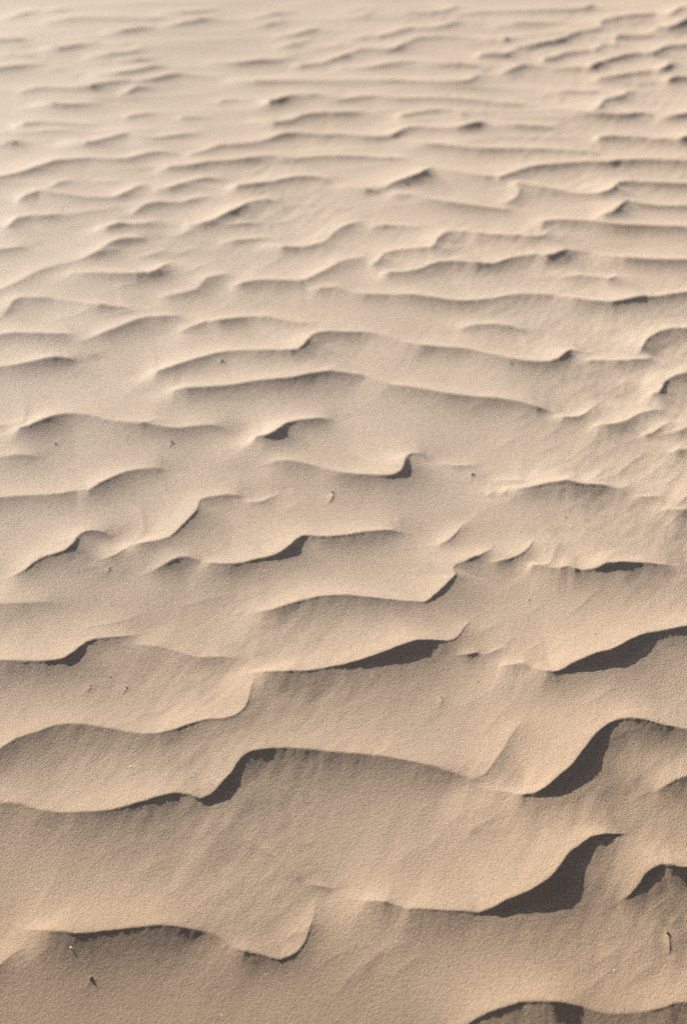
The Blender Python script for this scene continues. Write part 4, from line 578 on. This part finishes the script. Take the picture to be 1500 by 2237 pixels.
 [(-0.1524,1.6319,1.7,0),(-0.1225,1.6101,3.4,0),(-0.0964,1.5864,3.7,0),(-0.0744,1.5613,3.4,0),(-0.0668,1.5417,1.7,0)],
 [(0.4843,1.755,0.7,0),(0.5033,1.7766,1.3,0),(0.5298,1.7972,0.7,0)],
 [(0.4229,1.9187,0.8,0),(0.4506,1.9432,1.3,0),(0.4791,1.9699,0.8,0)],
 [(0.4485,1.8262,0.7,0),(0.4753,1.8486,1.3,0),(0.5074,1.8563,0.7,0)],
 [(0.4525,1.4768,0.7,0),(0.4692,1.4954,1.3,0),(0.494,1.5171,0.7,0)],
]
TAILS = [
 [(-0.3751,1.3655,0.3,0),(-0.371,1.3753,0.9,0),(-0.3686,1.383,1.2,0),(-0.3681,1.39,0.6,0)],
 [(-0.0332,2.574,0.3,0),(-0.0274,2.588,1.2,2.5),(-0.0236,2.6049,1.8,3.3),(-0.0227,2.6162,1.8,0)],
 [(0.4779,1.4199,0.3,0),(0.4804,1.4339,2.7,1.7),(0.4818,1.4492,3,1.7),(0.4798,1.458,2.4,0)],
 [(-0.395,2.8019,0.3,0),(-0.3921,2.8151,1.2,1.8),(-0.391,2.8257,1.2,0)],
 [(-0.4526,1.958,0.3,0),(-0.4492,1.9679,1.5,1.4),(-0.4496,1.9762,1.2,0)],
 [(-0.3891,1.9593,0.3,0),(-0.3864,1.9696,1.2,1.4),(-0.3856,1.9759,1.2,0)],
 [(0.1721,1.9319,0.3,0),(0.1736,1.9438,1.2,1.4),(0.1741,1.9533,1.2,0)],
 [(-0.4628,2.3112,0.3,0),(-0.4629,2.3189,1.2,1.5),(-0.4636,2.3252,1.2,0)],
 [(-0.3099,3.2144,0.3,0),(-0.3063,3.2295,1.8,2.9),(-0.3067,3.2353,0.6,0)],
 [(0.2808,2.6941,0.3,0),(0.2837,2.7057,1.2,1.7),(0.2853,2.7132,1.2,0)],
]

def load(L): return [np.array(P) * np.array((1, 1, 0.001, 0.001)) for P in L]

X, Y = grid(900, 120, 1350)
H = build_height(X, Y, load(CRESTS), load(STREAKS), load(TAILS), True)
nr, nc = X.shape
me = bpy.data.meshes.new('sand')
co = np.stack([X, Y, H], -1).reshape(-1, 3).astype(np.float32)
me.vertices.add(len(co)); me.vertices.foreach_set('co', co.ravel())
idx = np.arange(nr * nc, dtype=np.int32).reshape(nr, nc)
q = np.stack([idx[:-1, :-1], idx[:-1, 1:], idx[1:, 1:], idx[1:, :-1]], -1).reshape(-1, 4)
me.loops.add(q.size); me.loops.foreach_set('vertex_index', q.ravel())
me.polygons.add(len(q)); me.polygons.foreach_set('loop_start', np.arange(0, q.size, 4, dtype=np.int32))
me.polygons.foreach_set('loop_total', np.full(len(q), 4, np.int32))
me.update(); me.shade_smooth()
sand = bpy.data.objects.new('sand', me); C.objects.link(sand)
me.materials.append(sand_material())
sand['kind'] = 'structure'; sand['label'] = 'pale beige wind-rippled desert sand'

def ground_z(x, y):
    yr = Y[:, 0]; r = int(np.clip(np.searchsorted(yr, y) - 1, 0, nr - 2)); f = (y - yr[r]) / (yr[r + 1] - yr[r])
    return float(np.interp(x, X[r], H[r]) * (1 - f) + np.interp(x, X[r + 1], H[r + 1]) * f)

# ---------------------------------------------------------------- small things lying on the sand
BITS = [
    (-0.3665, 1.3878, 0.00665, 'stone', 'tan stone chip standing upright with a dark side, nearest the bottom left corner'),
    (0.4803, 1.4565, 0.00613, 'stone', 'low tan stone chip heading a long shadowed sand tail near the right edge'),
    (-0.0227, 2.6173, 0.01086, 'twig', 'dark thin broken twig lying pointed on the sand just above the centre'),
    (0.2853, 2.7134, 0.00812, 'stone', 'small brown pebble right of the tall hooked ripple near the centre'),
    (-0.3911, 2.8269, 0.0073, 'stone', 'small blurred brown pebble under the faint ripple line at the left of the upper middle'),
    (-0.4636, 2.3256, 0.00454, 'stone', 'tiny black pebble just below the short broken ripple on the left'),
    (-0.4496, 1.9761, 0.00489, 'twig', 'tiny dark splinter at far left, lying below the dark hollow of a ripple'),
    (-0.3858, 1.977, 0.00408, 'stone', 'tiny dark pebble to the right of the splinter, in the lower left slope'),
    (0.1741, 1.9531, 0.00486, 'twig', 'thin dark splinter with a long faint sand tail, below the big centre ripple'),
    (0.4676, 2.529, 0.00386, 'stone', 'dark speck of gravel with a bright side, on the rippled slope at right of centre'),
    (-0.3532, 1.7789, 0.00534, 'shell', 'white shell flake lying on the smooth slope above the bottom left ripples'),
    (-0.4717, 1.5437, 0.00353, 'shell', 'small white shell flake close to the left edge, above the lowest left ripple'),
    (-0.1737, 1.334, 0.00653, 'straw', 'pale bright dry straw bit lying slantwise at the very bottom edge'),
    (-0.3997, 1.4274, 0.00471, 'shell', 'cream shell flake with a small dark side, under the lowest left ripple'),
    (-0.3065, 3.2323, 0.00807, 'stone', 'buff pebble half sunk in sand below the long upper ripple line'),
    (0.4232, 1.7034, 0.00297, 'stone', 'tiny brown gravel speck in the bright trough under the lower right slip face'),
    (-0.4183, 2.0029, 0.00329, 'stone', 'tiny black gravel speck above and left of the dark pebble pair'),
    (-0.458, 3.6709, 0.00636, 'shell', 'tiny white shell flake among the small slanting ripples of the upper left'),
    (0.3928, 1.3926, 0.00332, 'shell', 'tiny white shell flake on the slope near the bottom right corner'),
    (-0.6833, 2.7257, 0.00508, 'shell', 'tiny white shell flake above the ripple that starts at the left edge, middle height'),
    (0.2056, 4.5196, 0.01201, 'stone', 'blurred buff pebble just under the dark slanting slip face near the top'),
    (-0.6528, 2.815, 0.00624, 'stone', 'blurred buff pebble below the dark-edged ripple at the left'),
    (0.3587, 2.238, 0.00354, 'stone', 'pale gravel speck alone on the wide slope right of centre'),
    (0.4674, 2.1138, 0.0034, 'stone', 'brown gravel speck above the long dark slip face at the right'),
    (0.2406, 1.9962, 0.00328, 'stone', 'pale gravel speck below and left of the long dark slip face at the right'),
    (0.418, 3.2092, 0.00573, 'stone', 'buff gravel speck beside the thin upper right ripple line'),
]
M = {'stone': bit_material('brown_stone', (0.10, 0.07, 0.05), (0.26, 0.20, 0.15)),
     'twig': bit_material('dark_wood', (0.035, 0.025, 0.018), (0.11, 0.08, 0.055), 0.85, 250),
     'shell': bit_material('white_shell', (0.72, 0.66, 0.58), (0.86, 0.82, 0.76), 0.35),
     'straw': bit_material('pale_straw', (0.62, 0.52, 0.36), (0.78, 0.70, 0.54), 0.5)}
NAMES = {'stone': ('pebble', 'pebble', 'pebbles scattered on the sand'), 'twig': ('twig', 'twig', 'broken twigs on the sand'),
         'shell': ('shell_fragment', 'shell fragment', 'shell flakes on the sand'), 'straw': ('straw', 'straw', None)}

def mesh_obj(name, verts, faces, mat, smooth_=True):
    m = bpy.data.meshes.new(name); m.from_pydata([tuple(v) for v in verts], [], faces); m.update()
    if smooth_: m.shade_smooth()
    m.materials.append(mat); o = bpy.data.objects.new(name, m); C.objects.link(o); return o

def stone_geo(s, r):
    """angular worn chip: a squashed, dented ball with flattened faces, taller than the sand round it"""
    nu, nv = 14, 9; V = []; F = []
    planes = [(Vector((r.gauss(0, 1), r.gauss(0, 1), r.gauss(0, 0.7))).normalized(), r.uniform(0.62, 0.85)) for _ in range(7)]
    for j in range(nv + 1):
        th = math.pi * j / nv
        for i in range(nu):
            ph = 2 * math.pi * i / nu
            p = Vector((math.sin(th) * math.cos(ph), math.sin(th) * math.sin(ph), math.cos(th)))
            for n, d in planes:
                k = p.dot(n)
                if k > d: p -= n * (k - d)
            p *= 1 + r.uniform(-0.04, 0.04)
            V.append((p.x * s * 0.5, p.y * s * 0.36, p.z * s * 0.42 + s * 0.08))
    for j in range(nv):
        for i in range(nu):
            a, b = j * nu + i, j * nu + (i + 1) % nu
            F.append((a, a + nu, b + nu, b))
    return V, F

def twig_geo(s, r, rad=0.11, rise=0.28):
    """a tapered, kinked stick, one end sunk in the sand, with a short side stub"""
    def tube(pts, rads):
        V = []; F = []
        for k, (p, q) in enumerate(zip(pts, rads)):
            t = (pts[min(k + 1, len(pts) - 1)] - pts[max(k - 1, 0)]).normalized()
            a = t.orthogonal().normalized(); b = t.cross(a)
            for i in range(7):
                an = 2 * math.pi * i / 7; V.append(p + (a * math.cos(an) + b * math.sin(an)) * q * r.uniform(0.85, 1.12))
        for k in range(len(pts) - 1):
            for i in range(7):
                F.append((k * 7 + i, k * 7 + (i + 1) % 7, (k + 1) * 7 + (i + 1) % 7, (k + 1) * 7 + i))
        F.append(tuple(range(6, -1, -1))); F.append(tuple(range((len(pts) - 1) * 7, len(pts) * 7)))
        return V, F
    n = 7; pts = []
    for k in range(n):
        t = k / (n - 1)
        pts.append(Vector(((t - 0.5) * s, r.uniform(-0.05, 0.05) * s + 0.10 * s * math.sin(t * 3), (rise * (1 - t) - 0.05) * s)))
    V, F = tube(pts, [rad * s * (1 - 0.5 * k / (n - 1)) for k in range(n)])
    p0 = pts[2]; stub = [p0, p0 + Vector((0.05, 0.14, 0.06)) * s, p0 + Vector((0.06, 0.24, 0.10)) * s]
    V2, F2 = tube(stub, [rad * s * 0.6, rad * s * 0.45, rad * s * 0.2]); b = len(V)
    return V + V2, F + [tuple(i + b for i in f) for f in F2]

def shell_geo(s, r):
    """a thin curved flake with a broken rim, tipped up on one edge"""
    nr_, nt_ = 5, 14; V = []; F = []
    rim = [r.uniform(0.75, 1.1) for _ in range(nt_)]
    for side in (0, 1):
        for j in range(nr_ + 1):
            for i in range(nt_):
                a = 2 * math.pi * i / nt_; q = j / nr_ * rim[i]
                x, y = math.cos(a) * q * 0.5 * s, math.sin(a) * q * 0.22 * s
                V.append((x, y, 0.22 * s * (1 - q * q) + 0.18 * s - (0.05 * s if side else 0) + 0.25 * y))
    h = (nr_ + 1) * nt_
    for side in (0, 1):
        for j in range(nr_):
            for i in range(nt_):
                a = side * h + j * nt_ + i; b = side * h + j * nt_ + (i + 1) % nt_
                F.append((a, a + nt_, b + nt_, b) if side == 0 else (b, b + nt_, a + nt_, a))
    for i in range(nt_):
        a, b = nr_ * nt_ + i, nr_ * nt_ + (i + 1) % nt_
        F.append((a, a + h, b + h, b))
    return V, F

for k, (x, y, size, kind, label) in enumerate(BITS):
    r = random.Random(100 + k)
    if kind == 'stone': V, F = stone_geo(size, r)
    elif kind == 'twig': V, F = twig_geo(size, r)
    elif kind == 'shell': V, F = shell_geo(size, r)
    else: V, F = twig_geo(size, r, 0.07, 0.12)
    nm, cat, grp = NAMES[kind]
    o = mesh_obj(nm, V, F, M[kind], kind != 'stone')
    o.location = (x, y, ground_z(x, y))
    o.rotation_euler = (r.uniform(-0.15, 0.15), r.uniform(-0.15, 0.15), math.radians({'stone': r.uniform(0, 180), 'twig': -38, 'shell': -40, 'straw': -42}[kind]))
    o['label'] = label; o['category'] = cat
    if grp: o['group'] = grp
